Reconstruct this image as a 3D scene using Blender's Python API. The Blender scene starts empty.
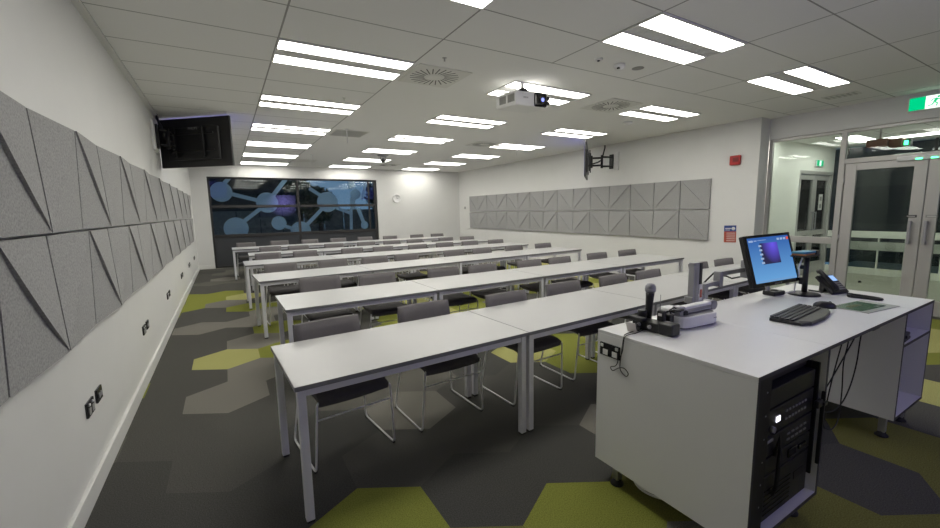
import bpy, bmesh, math, random
from mathutils import Vector, Matrix
random.seed(7)
S = bpy.context.scene
COL = S.collection
PI = math.pi

# ------------------------------------------------------------------ helpers
class MB:
    """collects shapes into one bmesh"""
    def __init__(s): s.bm = bmesh.new()
    def _fin(s, verts, m, mi):
        fs = set()
        for v in verts:
            if m is not None: v.co = m @ v.co
            for f in v.link_faces: fs.add(f)
        for f in fs: f.material_index = mi
    def box(s, c, d, bev=0, m=None, mi=0, seg=2):
        r = bmesh.ops.create_cube(s.bm, size=1.0)
        vs = r['verts']
        for v in vs: v.co = Vector((c[0]+v.co.x*d[0], c[1]+v.co.y*d[1], c[2]+v.co.z*d[2]))
        if bev:
            es = list({e for v in vs for e in v.link_edges})
            n0 = set(s.bm.verts)
            rb = bmesh.ops.bevel(s.bm, geom=es, offset=bev, segments=seg, affect='EDGES', profile=0.5)
            vs = [v for v in rb['verts']] 
            vs = list({v for f in rb['faces'] for v in f.verts} | set(v for v in vs if v.is_valid))
            # also flat faces
            vs = list({w for v in vs for f in v.link_faces for w in f.verts})
        s._fin(vs, m, mi); return s
    def b2(s, x0, x1, y0, y1, z0, z1, bev=0, m=None, mi=0):
        return s.box(((x0+x1)/2, (y0+y1)/2, (z0+z1)/2), (abs(x1-x0), abs(y1-y0), abs(z1-z0)), bev, m, mi)
    def tube(s, pts, r, n=8, m=None, mi=0, closed=False):
        P = [Vector(p) for p in pts]; k = len(P); rings = []
        up = None
        for i in range(k):
            if closed: t = (P[(i+1) % k]-P[i-1]).normalized()
            elif i == 0: t = (P[1]-P[0]).normalized()
            elif i == k-1: t = (P[-1]-P[-2]).normalized()
            else:
                t = (P[i+1]-P[i]).normalized()+(P[i]-P[i-1]).normalized()
                t = t.normalized() if t.length > 1e-6 else (P[i+1]-P[i]).normalized()
            if up is None:
                up = Vector((0, 0, 1)) if abs(t.z) < .9 else Vector((1, 0, 0))
            a = (up - t*up.dot(t)); a = a.normalized() if a.length > 1e-6 else t.orthogonal().normalized()
            up = a; b = t.cross(a)
            rr = r[i] if isinstance(r, (list, tuple)) else r
            rings.append([s.bm.verts.new(P[i]+a*rr*math.cos(2*PI*j/n)+b*rr*math.sin(2*PI*j/n)) for j in range(n)])
        fs = []
        for i in range(k if closed else k-1):
            A, B = rings[i], rings[(i+1) % k]
            for j in range(n): 
                f = s.bm.faces.new((A[j], A[(j+1) % n], B[(j+1) % n], B[j])); f.smooth = True
        if not closed:
            s.bm.faces.new(rings[0][::-1]); s.bm.faces.new(rings[-1])
        s._fin([v for R in rings for v in R], m, mi); return s
    def cyl(s, p0, p1, r0, r1=None, n=20, m=None, mi=0):
        return s.tube([p0, p1], [r0, r0 if r1 is None else r1], n, m, mi)
    def lathe(s, prof, c=(0, 0, 0), n=24, m=None, mi=0):
        rings = []
        for (r, z) in prof:
            rings.append([s.bm.verts.new((c[0]+max(r, 1e-4)*math.cos(2*PI*j/n), c[1]+max(r, 1e-4)*math.sin(2*PI*j/n), c[2]+z)) for j in range(n)])
        for A, B in zip(rings, rings[1:]):
            for j in range(n):
                f = s.bm.faces.new((A[j], A[(j+1) % n], B[(j+1) % n], B[j])); f.smooth = True
        s.bm.faces.new(rings[0][::-1]); s.bm.faces.new(rings[-1])
        s._fin([v for R in rings for v in R], m, mi); return s
    def prism(s, poly, z0, z1, m=None, mi=0):
        A = [s.bm.verts.new((x, y, z0)) for x, y in poly]; B = [s.bm.verts.new((x, y, z1)) for x, y in poly]
        n = len(poly)
        s.bm.faces.new(A[::-1]); s.bm.faces.new(B)
        for j in range(n): s.bm.faces.new((A[j], A[(j+1) % n], B[(j+1) % n], B[j]))
        s._fin(A+B, m, mi); return s
    def face(s, pts, mi=0, m=None):
        vs = [s.bm.verts.new(p) for p in pts]; s.bm.faces.new(vs); s._fin(vs, m, mi); return s
    def build(s, name, mats, parent=None, loc=None, rotz=0, rot=None):
        bmesh.ops.recalc_face_normals(s.bm, faces=s.bm.faces[:])
        me = bpy.data.meshes.new(name); s.bm.to_mesh(me); s.bm.free()
        for mt in (mats if isinstance(mats, (list, tuple)) else [mats]): me.materials.append(mt)
        o = bpy.data.objects.new(name, me); COL.objects.link(o)
        if loc is not None: o.location = loc
        if rot is not None: o.rotation_euler = rot
        elif rotz: o.rotation_euler = (0, 0, rotz)
        if parent is not None: o.parent = parent
        return o

def tag(o, label=None, cat=None, group=None, kind=None):
    if label: o['label'] = label
    if cat: o['category'] = cat
    if group: o['group'] = group
    if kind: o['kind'] = kind
    return o
def thing(name, label, cat, loc=(0, 0, 0), rotz=0, group=None, rot=None):
    o = bpy.data.objects.new(name, None); COL.objects.link(o); o.empty_display_size = .1
    o.location = loc; o.rotation_euler = rot if rot else (0, 0, rotz)
    return tag(o, label, cat, group)
def struct(o, label=None): 
    o['kind'] = 'structure'
    if label: o['label'] = label
    return o
def copy_tree(o, parent=None):
    c = o.copy(); COL.objects.link(c)
    if parent is not None: c.parent = parent
    for ch in list(o.children): copy_tree(ch, c)
    return c
ORD = ['first', 'second', 'third', 'fourth', 'fifth', 'sixth', 'seventh', 'eighth', 'ninth', 'tenth', 'eleventh', 'twelfth', 'thirteenth', 'fourteenth', 'fifteenth', 'sixteenth', 'seventeenth', 'eighteenth', 'nineteenth', 'twentieth']

def text(name, body, size, mat, parent, loc, rot, depth=.0008, align='CENTER'):
    cu = bpy.data.curves.new(name, 'FONT'); cu.body = body; cu.size = size; cu.extrude = depth
    cu.align_x = align; cu.align_y = 'CENTER'; cu.materials.append(mat)
    o = bpy.data.objects.new(name, cu); COL.objects.link(o); o.location = loc; o.rotation_euler = rot
    bpy.context.view_layer.update()
    me = bpy.data.meshes.new_from_object(o.evaluated_get(bpy.context.evaluated_depsgraph_get()))
    bpy.data.objects.remove(o)
    me.materials.clear(); me.materials.append(mat)
    o = bpy.data.objects.new(name, me); COL.objects.link(o); o.location = loc; o.rotation_euler = rot
    if parent is not None: o.parent = parent
    return o

# ------------------------------------------------------------------ materials
def mat(name, col, rough=.5, metal=0, spec=.5, noise=0, nscale=40, bump=0, bscale=200, emit=None, estr=0, coat=0):
    m = bpy.data.materials.new(name); m.use_nodes = True
    nt = m.node_tree; N = nt.nodes; L = nt.links; b = N['Principled BSDF']
    b.inputs['Base Color'].default_value = (*col, 1); b.inputs['Roughness'].default_value = rough
    b.inputs['Metallic'].default_value = metal; b.inputs['Specular IOR Level'].default_value = spec
    if coat: b.inputs['Coat Weight'].default_value = coat
    if emit: b.inputs['Emission Color'].default_value = (*emit, 1); b.inputs['Emission Strength'].default_value = estr
    if noise or bump:
        tc = N.new('ShaderNodeTexCoord')
    if noise:
        nz = N.new('ShaderNodeTexNoise'); nz.inputs['Scale'].default_value = nscale; nz.inputs['Detail'].default_value = 4
        L.new(tc.outputs['Object'], nz.inputs['Vector'])
        mr = N.new('ShaderNodeMapRange'); mr.inputs[1].default_value = .3; mr.inputs[2].default_value = .7
        mr.inputs[3].default_value = 1-noise; mr.inputs[4].default_value = 1+noise
        L.new(nz.outputs['Fac'], mr.inputs[0])
        mx = N.new('ShaderNodeVectorMath'); mx.operation = 'SCALE'; mx.inputs[0].default_value = col
        L.new(mr.outputs[0], mx.inputs['Scale']); L.new(mx.outputs[0], b.inputs['Base Color'])
    if bump:
        n2 = N.new('ShaderNodeTexNoise'); n2.inputs['Scale'].default_value = bscale; n2.inputs['Detail'].default_value = 3
        L.new(tc.outputs['Object'], n2.inputs['Vector'])
        bp = N.new('ShaderNodeBump'); bp.inputs['Strength'].default_value = bump; bp.inputs['Distance'].default_value = .004
        L.new(n2.outputs['Fac'], bp.inputs['Height']); L.new(bp.outputs[0], b.inputs['Normal'])
    return m
def emis(name, col, s):
    m = bpy.data.materials.new(name); m.use_nodes = True; nt = m.node_tree
    nt.nodes.remove(nt.nodes['Principled BSDF']); e = nt.nodes.new('ShaderNodeEmission')
    e.inputs[0].default_value = (*col, 1); e.inputs[1].default_value = s
    nt.links.new(e.outputs[0], nt.nodes['Material Output'].inputs[0]); return m
def glass(name, tint=(1, 1, 1), ior=1.45):
    m = bpy.data.materials.new(name); m.use_nodes = True; nt = m.node_tree; N = nt.nodes; L = nt.links
    N.remove(N['Principled BSDF'])
    t = N.new('ShaderNodeBsdfTransparent'); t.inputs[0].default_value = (*tint, 1)
    g = N.new('ShaderNodeBsdfGlossy'); g.inputs['Roughness'].default_value = 0.0
    f = N.new('ShaderNodeFresnel'); f.inputs[0].default_value = ior
    mx = N.new('ShaderNodeMixShader'); L.new(f.outputs[0], mx.inputs[0]); L.new(t.outputs[0], mx.inputs[1]); L.new(g.outputs[0], mx.inputs[2])
    L.new(mx.outputs[0], N['Material Output'].inputs[0]); return m

WALLC = (.715, .715, .69)
M = {}
M['wall'] = mat('wall_paint', WALLC, .55, spec=.3, noise=.012, nscale=3, bump=.05, bscale=350)
M['base'] = mat('skirting_paint', (.74, .74, .71), .4)
M['felt'] = mat('felt_panel', (.36, .36, .353), .95, spec=.1, noise=.2, nscale=110, bump=.25, bscale=260)
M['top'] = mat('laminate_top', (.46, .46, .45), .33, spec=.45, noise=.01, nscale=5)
M['edge'] = mat('edge_band', (.21, .21, .22), .5)
M['edged'] = mat('desk_edge_band', (.045, .045, .05), .5)
M['frame'] = mat('powder_coat', (.68, .68, .715), .4, metal=.0, spec=.5)
M['chrome'] = mat('frame_wire', (.80, .80, .79), .35, metal=.1)
M['fabric'] = mat('chair_fabric', (.17, .16, .16), .95, spec=.1, noise=.18, nscale=320, bump=.3, bscale=500)
M['seatshade'] = mat('seat_fabric_shaded', (.095, .09, .09), .95, spec=.1, noise=.18, nscale=320, bump=.3, bscale=500)  # chair fabric darkened, shade under the tables put into the colour
M['shell'] = mat('black_shell', (.018, .018, .019), .4)
M['rubber'] = mat('black_rubber', (.012, .012, .012), .7)
M['black'] = mat('black_plastic', (.014, .014, .015), .38, bump=.05, bscale=600)
M['blackm'] = mat('black_metal', (.012, .012, .013), .45, spec=.4)
M['blackg'] = mat('black_gloss', (.008, .008, .009), .15)
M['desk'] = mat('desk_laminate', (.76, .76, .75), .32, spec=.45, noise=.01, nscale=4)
M['grey'] = mat('grey_metal', (.36, .36, .38), .35, metal=.6)
M['alu'] = mat('aluminium', (.48, .47, .45), .4, metal=.35)
M['white'] = mat('white_plastic', (.78, .78, .77), .35)
M['whitep'] = mat('white_paint', (.74, .74, .72), .5)
M['winframe'] = mat('window_frame', (.026, .025, .024), .45)
M['spandrel'] = mat('spandrel_panel', (.048, .052, .057), .35)
M['red'] = mat('red_plastic', (.45, .02, .02), .35)
M['darkred'] = mat('dark_red', (.22, .01, .01), .4)
M['light'] = emis('light_diffuser', (1, .975, .905), 9.0)
M['louvre'] = mat('light_louvre', (.85, .85, .82), .5)
M['vent'] = mat('vent_slot', (.05, .05, .05), .8)
M['ventplate'] = mat('vent_plate', (.74, .735, .70), .5)
M['grille'] = mat('grille_light', (.5, .5, .475), .6)
M['dim'] = mat('grille_grey', (.30, .30, .285), .6)
M['glass'] = glass('window_glass', (.9, .95, .93))
M['glassdoor'] = glass('door_glass', (.80, .86, .82))
M['film'] = mat('window_film', (.42, .56, .78), .6)
M['blue'] = mat('blue_ink', (.03, .07, .25), .5)
M['redink'] = mat('red_ink', (.42, .08, .05), .5)
M['paper'] = mat('paper', (.75, .74, .72), .6)
M['cyan'] = mat('blue_folder', (.05, .28, .42), .5)
M['orange'] = mat('orange_folder', (.42, .17, .05), .5)
M['brown'] = mat('brown_box', (.16, .06, .03), .6)
M['sgreen'] = emis('sign_green', (.0, .42, .16), 1.1)
M['swhite'] = emis('sign_white', (.85, 1, .9), 1.1)
M['gled'] = emis('green_led', (.05, 1, .3), 6)
M['wled'] = emis('white_display', (.85, .85, 1), 2.2)
M['phone_lcd'] = emis('phone_display', (.28, .45, .8), .9)
M['tubel'] = emis('corridor_tube', (1, .97, .92), 6)
M['lcor'] = emis('corridor_diffuser', (1, .97, .9), 11)
M['mesh'] = mat('mic_grille', (.30, .30, .33), .35, metal=.7, bump=.6, bscale=900)
M['panelgrey'] = mat('panel_bezel', (.36, .38, .34), .45)
M['pgreen'] = mat('panel_screen', (.012, .05, .022), .2, emit=(.01, .05, .02), estr=.3)
M['corfloor'] = mat('corridor_vinyl', (.42, .41, .34), .3, noise=.05, nscale=6)
M['corwall'] = mat('corridor_wall', (.80, .81, .75), .6)
M['leaf'] = mat('leaf', (.03, .05, .025), .8)
M['bark'] = mat('bark', (.05, .04, .03), .9)
M['ground'] = mat('outdoor_paving', (.12, .12, .11), .9, noise=.2, nscale=8)
M['fence'] = mat('fence_boards', (.16, .15, .13), .8, noise=.2, nscale=6)

# carpet colours
def carpet(n, c): return mat(n, c, 1.0, spec=.05, noise=.34, nscale=170, bump=.5, bscale=300)
CARP = dict(D=carpet('carpet_charcoal', (.094, .092, .083)), E=carpet('carpet_slate', (.078, .077, .071)), M=carpet('carpet_mid_grey', (.13, .125, .108)),
            L=carpet('carpet_light_grey', (.20, .19, .165)), Y=carpet('carpet_straw', (.40, .39, .15)), G=carpet('carpet_green', (.235, .25, .055)), O=carpet('carpet_olive_shaded', (.20, .195, .06)))  # olive carries some of the shade under the desk in its colour
CK = list(CARP)

# ------------------------------------------------------------------ room shell
XL, XR, YB, YF, H = -1.24, 7.2, 9.87, -5.6, 2.943
XC = 7.5
# floor: hexagonal carpet tiles
cells = {}
def setc(s):
    for tok in s.split():
        k, c = tok.split('='); j, i = k.split(','); cells[(int(j), int(i))] = c
setc('0,0=Y 0,1=G -1,0=L -2,0=L 3,-1=L 3,0=L 1,0=L 6,-1=G 7,-1=G 8,-1=G 8,0=G 7,0=Y 6,0=L 5,0=G 11,-1=M 12,0=L 11,0=M '
     '-6,1=G -7,2=G -7,1=O -6,2=E -7,3=O -6,4=L -4,5=G -3,5=G -3,4=Y -2,5=G -4,4=D -2,4=D -4,2=L -4,1=E -3,1=M -3,2=M -2,1=D '
     '0,3=G 1,3=G 1,4=Y 0,4=G 1,5=G 2,6=G 2,5=Y 3,6=G 2,11=G 1,10=Y 3,9=G 4,6=Y '
     '-7,11=Y -7,10=Y -7,12=G -8,8=Y -8,7=D -8,5=D -8,4=O -8,6=O -7,6=D -7,7=O -7,8=G -7,9=G -9,4=O -9,5=O -9,6=O -9,7=G -7,5=E -7,4=E -5,0=E -5,1=D -4,-1=E -5,-1=E -6,-1=D -6,0=E '
     '-5,2=E -5,3=D -5,4=D -4,3=D -4,0=D -3,0=D -2,-1=D -1,-1=D 0,-1=D 1,-1=D 2,-1=D 2,0=D 4,-1=D 4,0=D 5,-1=D 9,-1=D 9,0=D 10,-1=D 10,0=D 12,-1=D 13,-1=D 13,0=D 14,0=M '
     '-1,1=D -2,2=L -2,3=D -1,2=D -1,3=M 0,2=L 2,1=G 1,1=D 1,2=D 3,1=D 2,2=D 3,2=M 5,1=G 4,1=L 6,1=D -3,3=E -6,3=E -3,-1=D -4,2=L -5,2=D -6,5=E -6,6=D -5,5=D')
bm = bmesh.new()
hw, hs, rp = .305, .3522, .5275
rnd = random.Random(3)
for j in range(-14, 19):
    for i in range(-3, 16):
        cx = -.598+.61*(i+.5*(j % 2)); cy = 1.12+rp*j
        pts = [(cx, cy+hs), (cx-hw, cy+hs/2), (cx-hw, cy-hs/2), (cx, cy-hs), (cx+hw, cy-hs/2), (cx+hw, cy+hs/2)]
        # clip to room rectangle
        for ax, lim, sg in ((0, XL, 1), (0, XC, -1), (1, YF, 1), (1, YB+.12, -1)):
            out = []
            for a, b in zip(pts, pts[1:]+pts[:1]):
                ia, ib = sg*(a[ax]-lim) >= 0, sg*(b[ax]-lim) >= 0
                if ia: out.append(a)
                if ia != ib:
                    t = (lim-a[ax])/(b[ax]-a[ax]); out.append((a[0]+t*(b[0]-a[0]), a[1]+t*(b[1]-a[1])))
            pts = out
            if not pts: break
        if len(pts) < 3: continue
        c = cells.get((j, i)) or rnd.choices(CK, (40, 16, 22, 18, 0, 2, 0) if j >= 9 else (38, 16, 10, 12, 8, 14, 2))[0]
        try:
            f = bm.faces.new([bm.verts.new((x, y, 0)) for x, y in pts]); f.material_index = CK.index(c)
        except ValueError: pass
bmesh.ops.remove_doubles(bm, verts=bm.verts, dist=1e-4)
ext = bmesh.ops.extrude_face_region(bm, geom=bm.faces[:])
for g in ext['geom']:
    if isinstance(g, bmesh.types.BMVert): g.co.z -= .08
bmesh.ops.recalc_face_normals(bm, faces=bm.faces[:])
me = bpy.data.meshes.new('floor'); bm.to_mesh(me); bm.free()
for k in CK: me.materials.append(CARP[k])
fl = bpy.data.objects.new('floor', me); COL.objects.link(fl); struct(fl)

# ceiling: grid of tiles in the left strip and the front strip, flush board elsewhere
cm = mat('ceiling_tile', (.86, .858, .84), .85, spec=.15)
nt = cm.node_tree; N = nt.nodes; L = nt.links; b = N['Principled BSDF']
geo = N.new('ShaderNodeNewGeometry'); sx = N.new('ShaderNodeSeparateXYZ'); L.new(geo.outputs['Position'], sx.inputs[0])
def mth(op, a, bb=None):
    n = N.new('ShaderNodeMath'); n.operation = op
    for k, v in enumerate((a, bb)):
        if v is None: continue
        if isinstance(v, (int, float)): n.inputs[k].default_value = v
        else: L.new(v, n.inputs[k])
    return n.outputs[0]
def line(ax, pitch, off, w):
    u = mth('PINGPONG', mth('ADD', ax, off), pitch/2)
    return mth('LESS_THAN', u, w)
lx = line(sx.outputs[0], 1.2, 120.0, .007); ly = line(sx.outputs[1], .6, 120.0, .006)
reg = mth('MAXIMUM', mth('LESS_THAN', sx.outputs[0], 1.21), mth('LESS_THAN', sx.outputs[1], -.59))
fac = mth('MULTIPLY', mth('MAXIMUM', lx, ly), reg)
mx = N.new('ShaderNodeMix'); mx.data_type = 'RGBA'
L.new(fac, mx.inputs[0]); mx.inputs[6].default_value = (.86, .858, .84, 1); mx.inputs[7].default_value = (.36, .36, .345, 1)
L.new(mx.outputs[2], b.inputs['Base Color'])
M['ceil'] = cm
struct(MB().b2(XL-.2, XC+.1, YF-.2, YB+.4, H, H+.15).build('ceiling', cm))
# left wall
struct(MB().b2(XL-.2, XL, YF-.2, YB+.4, 0, H).build('wall_left', M['wall']))
# back wall with window opening
WX0, WX1, WZ1 = -.84, 4.02, 2.59
w = MB().b2(XL, WX0, YB, YB+.3, 0, H).b2(WX1, XR+.3, YB, YB+.3, 0, H).b2(WX0, WX1, YB, YB+.3, WZ1, H)
struct(w.build('wall_back', M['wall']))
# right wall, ends at the glazed partition
struct(MB().b2(XR, XR+.3, -.31, YB+.3, 0, H).build('wall_right', M['wall']))
# front wall behind the viewer
struct(MB().b2(XL, XC+.1, YF-.2, YF, 0, H).build('wall_front', M['wall']))
# partition header and far pier
w = MB().b2(XC, XC+.12, -3.12, -.31, 2.6, H).b2(XC, XC+.12, YF, -3.12, 0, H)
struct(w.build('wall_corridor', M['wall']))
# skirtings
def skirt(name, a, b_, th=.014, h=.11):
    struct(MB().b2(a[0], b_[0], a[1], b_[1], 0, h, .004).build(name, M['base']))
skirt('baseboard_left', (XL, YF), (XL+.022, YB))
w = MB().b2(XL+.022, WX0, YB-.016, YB, 0, .11, .004).b2(WX1, XR, YB-.016, YB, 0, .11, .004)
struct(w.build('baseboard_back', M['base']))
skirt('baseboard_right', (XR-.016, -.31), (XR, YB-.016))
# shadow-line trim along ceiling edges
struct(MB().b2(XL, XL+.045, YF, YB, H-.025, H).build('trim_1', M['whitep']))
struct(MB().b2(XL+.045, XR, YB-.02, YB, H-.02, H).build('trim_2', M['whitep']))

# ------------------------------------------------------------------ window
G = YB+.10
def win_bar(mb, x0, x1, z0, z1, d=.07): mb.b2(x0, x1, G-d/2, G+d/2, z0, z1, .004)
f = MB()
win_bar(f, WX0, WX0+.055, .0, WZ1); win_bar(f, WX1-.10, WX1, 0, WZ1); win_bar(f, WX0+.055, WX1-.10, WZ1-.05, WZ1)
win_bar(f, 1.475, 1.545, .02, WZ1-.05); win_bar(f, WX0+.055, 1.475, .86, .955, .08); win_bar(f, 1.545, WX1-.1, .86, .955, .08)
win_bar(f, WX0+.055, 1.475, 1.715, 1.79, .06); win_bar(f, 1.545, WX1-.1, 1.715, 1.79, .06); win_bar(f, WX0+.055, WX1-.1, 0, .05)
win_bar(f, 3.72, 3.77, .955, 1.715, .05); win_bar(f, 3.72, 3.77, 1.79, 2.54, .05)
W1 = struct(f.build('window_1', M['winframe']))
struct(MB().b2(WX0+.05, 1.48, G-.012, G+.02, .04, .87).b2(1.54, WX1-.09, G-.012, G+.02, .04, .87).build('window_spandrel', M['spandrel'], W1))
for (a, b_) in ((WX0+.05, 1.48), (1.54, 3.725), (3.765, WX1-.095)):
    for (c, d) in ((.95, 1.72), (1.785, 2.545)):
        MB().b2(a, b_, G-.003, G+.003, c, d).build('window_pane', M['glass'], W1)
# molecule pattern of translucent film
fm = MB()
fy0, fy1 = G+.0035, G+.0055
ROT = Matrix(((1, 0, 0, 0), (0, 0, -1, 0), (0, 1, 0, 0), (0, 0, 0, 1)))  # xy -> xz
def clipz(pts, bands=((.956, 1.714), (1.791, 2.539)), xs=((WX0+.056, 1.474), (1.546, 3.719))):
    res = []
    for zb in bands:
        for xb in xs:
            P_ = pts
            for ax, lim, sg in ((0, xb[0], 1), (0, xb[1], -1), (1, zb[0], 1), (1, zb[1], -1)):
                out = []
                for a, b in zip(P_, P_[1:]+P_[:1]):
                    ia, ib = sg*(a[ax]-lim) >= 0, sg*(b[ax]-lim) >= 0
                    if ia: out.append(a)
                    if ia != ib:
                        t = (lim-a[ax])/(b[ax]-a[ax]); out.append((a[0]+t*(b[0]-a[0]), a[1]+t*(b[1]-a[1])))
                P_ = out
                if not P_: break
            if len(P_) >= 3: res.append(P_)
    return res
def film(pts, k):
    for q in clipz(pts):
        fm.prism(q, -(fy1+k*.0004), -(fy0+k*.0004), m=ROT)
k = 0
for (x, z, r) in ((-.52, 2.17, .28), (.64, 1.86, .30), (-.23, 1.12, .32), (.92, 1.24, .21), (1.53, .97, .30), (2.39, 1.87, .32), (3.56, 1.09, .13), (3.30, 2.12, .17)):
    film([(x+r*math.cos(t*PI/24), z+r*math.sin(t*PI/24)) for t in range(48)], k); k += 1
for (a, c, wd) in (((-.3, 2.12), (.38, 1.93), .055), ((-.42, 2.42), (-.25, 2.62), .055), ((.82, 2.08), (1.2, 2.56), .06), ((.44, 1.68), (-.03, 1.31), .055), ((1.1, 1.13), (1.34, 1.04), .05),
                   ((1.72, 1.16), (2.2, 1.64), .055), ((1.86, 2.30), (2.18, 2.08), .055), ((2.66, 1.68), (3.1, 1.5), .05), ((3.11, .95), (3.13, 1.66), .05), ((3.36, 1.66), (3.54, 1.15), .06),
                   ((3.2, 2.3), (3.18, 2.56), .1), ((3.5, 1.95), (3.68, 2.5), .05), ((3.2, 1.62), (3.2, 2.0), .09)):
    dx, dz = c[0]-a[0], c[1]-a[1]; l = math.hypot(dx, dz); nx, nz = -dz/l*wd, dx/l*wd
    film([(a[0]+nx, a[1]+nz), (c[0]+nx, c[1]+nz), (c[0]-nx, c[1]-nz), (a[0]-nx, a[1]-nz)], k); k += .2
fo = fm.build('window_film', M['film'], W1); tag(fo, 'pale blue frosted film of linked discs')
# film lets some of the dusk light through
nt = M['film'].node_tree; bs = nt.nodes['Principled BSDF']
tr = nt.nodes.new('ShaderNodeBsdfTransparent'); tr.inputs[0].default_value = (.55, .78, 1, 1); tl = nt.nodes.new('ShaderNodeBsdfTranslucent'); tl.inputs[0].default_value = (.5, .72, .92, 1)
m1 = nt.nodes.new('ShaderNodeMixShader'); m1.inputs[0].default_value = .25; m2 = nt.nodes.new('ShaderNodeMixShader'); m2.inputs[0].default_value = .2
nt.links.new(bs.outputs[0], m1.inputs[1]); nt.links.new(tl.outputs[0], m1.inputs[2]); nt.links.new(m1.outputs[0], m2.inputs[1]); nt.links.new(tr.outputs[0], m2.inputs[2])
nt.links.new(m2.outputs[0], nt.nodes['Material Output'].inputs[0])

# outdoors: paving, fence, trees
og = MB().b2(-14, 24, YB+.32, 40, -.25, -.02).build('ground_outside', M['ground']); struct(og)
fe = MB()
for x in range(-12, 22, 1): fe.b2(x, x+.97, 18.6, 18.64, 0, 1.7, .004)
fe.b2(-12, 22, 18.64, 18.7, .3, .4).b2(-12, 22, 18.64, 18.7, 1.3, 1.4)
tag(fe.build('fence', M['fence'], loc=(0, 0, -.02)), 'dark boundary fence outside the classroom window at dusk', 'fence')
nb = thing('neighbouring_building', 'dark building block beyond the left half of the window', 'building', (-1.0, 20.5, -.02))
MB().b2(-8, 3.7, 0, 3, 0, 3.5).build('wall', mat('dark_brick', (.03, .028, .026), .9), nb); MB().b2(-8.2, 3.8, -.2, 3.2, 3.5, 3.62).build('roof', M['winframe'], nb)
def tree(x, y, h, r, label, sd):
    rr = random.Random(sd); t = thing('tree', label, 'tree', (x, y, -.02), group='trees beyond the window')
    MB().tube([(0, 0, 0), (.05, .02, h*.35), (-.03, .05, h*.7)], [.12, .09, .05], 8).build('trunk', M['bark'], t)
    mb = MB()
    for _ in range(900):
        u = Vector((rr.gauss(0, 1), rr.gauss(0, 1), rr.gauss(0, 1))).normalized()*r*rr.random()**.4
        p = Vector((u.x, u.y, h*.66+u.z*1.15))
        s_ = rr.uniform(.10, .2); a = Vector((rr.gauss(0, 1), rr.gauss(0, 1), rr.gauss(0, 1))).normalized()*s_; c = a.orthogonal().normalized()*s_*.5
        mb.face([p-a, p+c, p+a, p-c])
    mb.build('foliage', M['leaf'], t)
tree(2.5, 16.4, 3.5, .7, 'slender dark tree seen behind the middle bar of the window', 1)
tree(3.3, 16.3, 2.9, .75, 'low rounded tree just right of the window middle bar', 2)
tree(6.4, 16.1, 3.6, .9, 'dark tree seen past the right half of the window', 3)

# ------------------------------------------------------------------ ceiling lights
p0 = thing('ceiling_light', 'x', 'ceiling light', (0, 0, H), group='recessed twin-strip ceiling lights')
fr = MB()
for (y0, y1) in ((.0, .02), (.218, .236), (.356, .372), (.580, .6)): fr.b2(.0, 1.2, y0, y1, -.012, .0)
fr.b2(0, .012, .018, .584, -.012, 0).b2(1.188, 1.2, .018, .584, -.012, 0)
fr.build('housing', M['whitep'], p0)
for (y0, y1) in ((.020, .218), (.372, .580)):
    MB().b2(.012, 1.188, y0, y1, -.009, -.002).build('diffuser', M['light'], p0)
lv = MB().b2(.012, 1.188, .236, .356, -.003, -.001)
for q in range(6): lv.b2(.02, 1.18, .246+q*.018, .252+q*.018, -.008, -.003)
lv.build('louvre', M['louvre'], p0)
rown = ['front', 'second', 'third', 'fourth', 'fifth', 'sixth', 'back']
coln = ['left-wall column', 'middle column', 'right-wall column']
for ci in range(3):
    for ri in range(-1, 6):
        o = p0 if (ci, ri) == (0, -1) else copy_tree(p0)
        o.location = (2.4*ci, 1.8*ri, H)
        n = ORD[ri+1]
        o['label'] = 'twin-strip ceiling light, %s from the viewer in the %s' % (n, ['column nearest the left wall', 'middle column', 'column nearest the right wall'][ci])

# swirl diffusers, grilles
def swirl(x, y, label):
    t = thing('ceiling_diffuser', label, 'air vent', (x, y, H), group='swirl air diffusers')
    MB().b2(-.3, .3, -.3, .3, -.008, 0, .002).build('plate', M['ventplate'], t)
    mb = MB()
    for q in range(24):
        a = 2*PI*q/24; mm = Matrix.Rotation(a, 4, 'Z') @ Matrix.Translation((.185, .0, -.0085)) @ Matrix.Rotation(.12, 4, 'Z')
        mb.box((0, 0, 0), (.15, .010, .002), 0, mm)
    mb.build('slot', M['vent'], t)
    MB().lathe([(.001, -.011), (.085, -.011), (.09, -.008)], n=24).build('hub', M['ventplate'], t)
swirl(1.55, .3, 'square swirl vent beside the largest left-hand ceiling light')
swirl(4.3, .3, 'swirl vent between the projector and right-hand ceiling light')
swirl(4.5, 3.9, 'small swirl vent far back near the wall-mounted screen on the right')
swirl(3.95, 8.5, 'farthest swirl vent, close to the back wall')
def grille(x, y, sx_, sy_, label, mt, n=9):
    t = thing('ceiling_grille', label, 'air vent', (x, y, H))
    MB().b2(-sx_/2, sx_/2, -sy_/2, sy_/2, -.008, 0, .002).build('frame', M['ventplate'], t)
    mb = MB()
    for q in range(n):
        yy = -sy_/2+.04+(sy_-.08)*q/(n-1); mb.b2(-sx_/2+.03, sx_/2-.03, yy-.012, yy+.012, -.011, -.008)
    mb.build('slats', mt, t)
grille(1.56, 3.87, .6, .6, 'square return-air grille near the second hanging rod', M['grille'], 16)
grille(6.68, -1.48, .22, .36, 'small rectangular grille above the glazed doors', M['grille'], 6)

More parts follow.
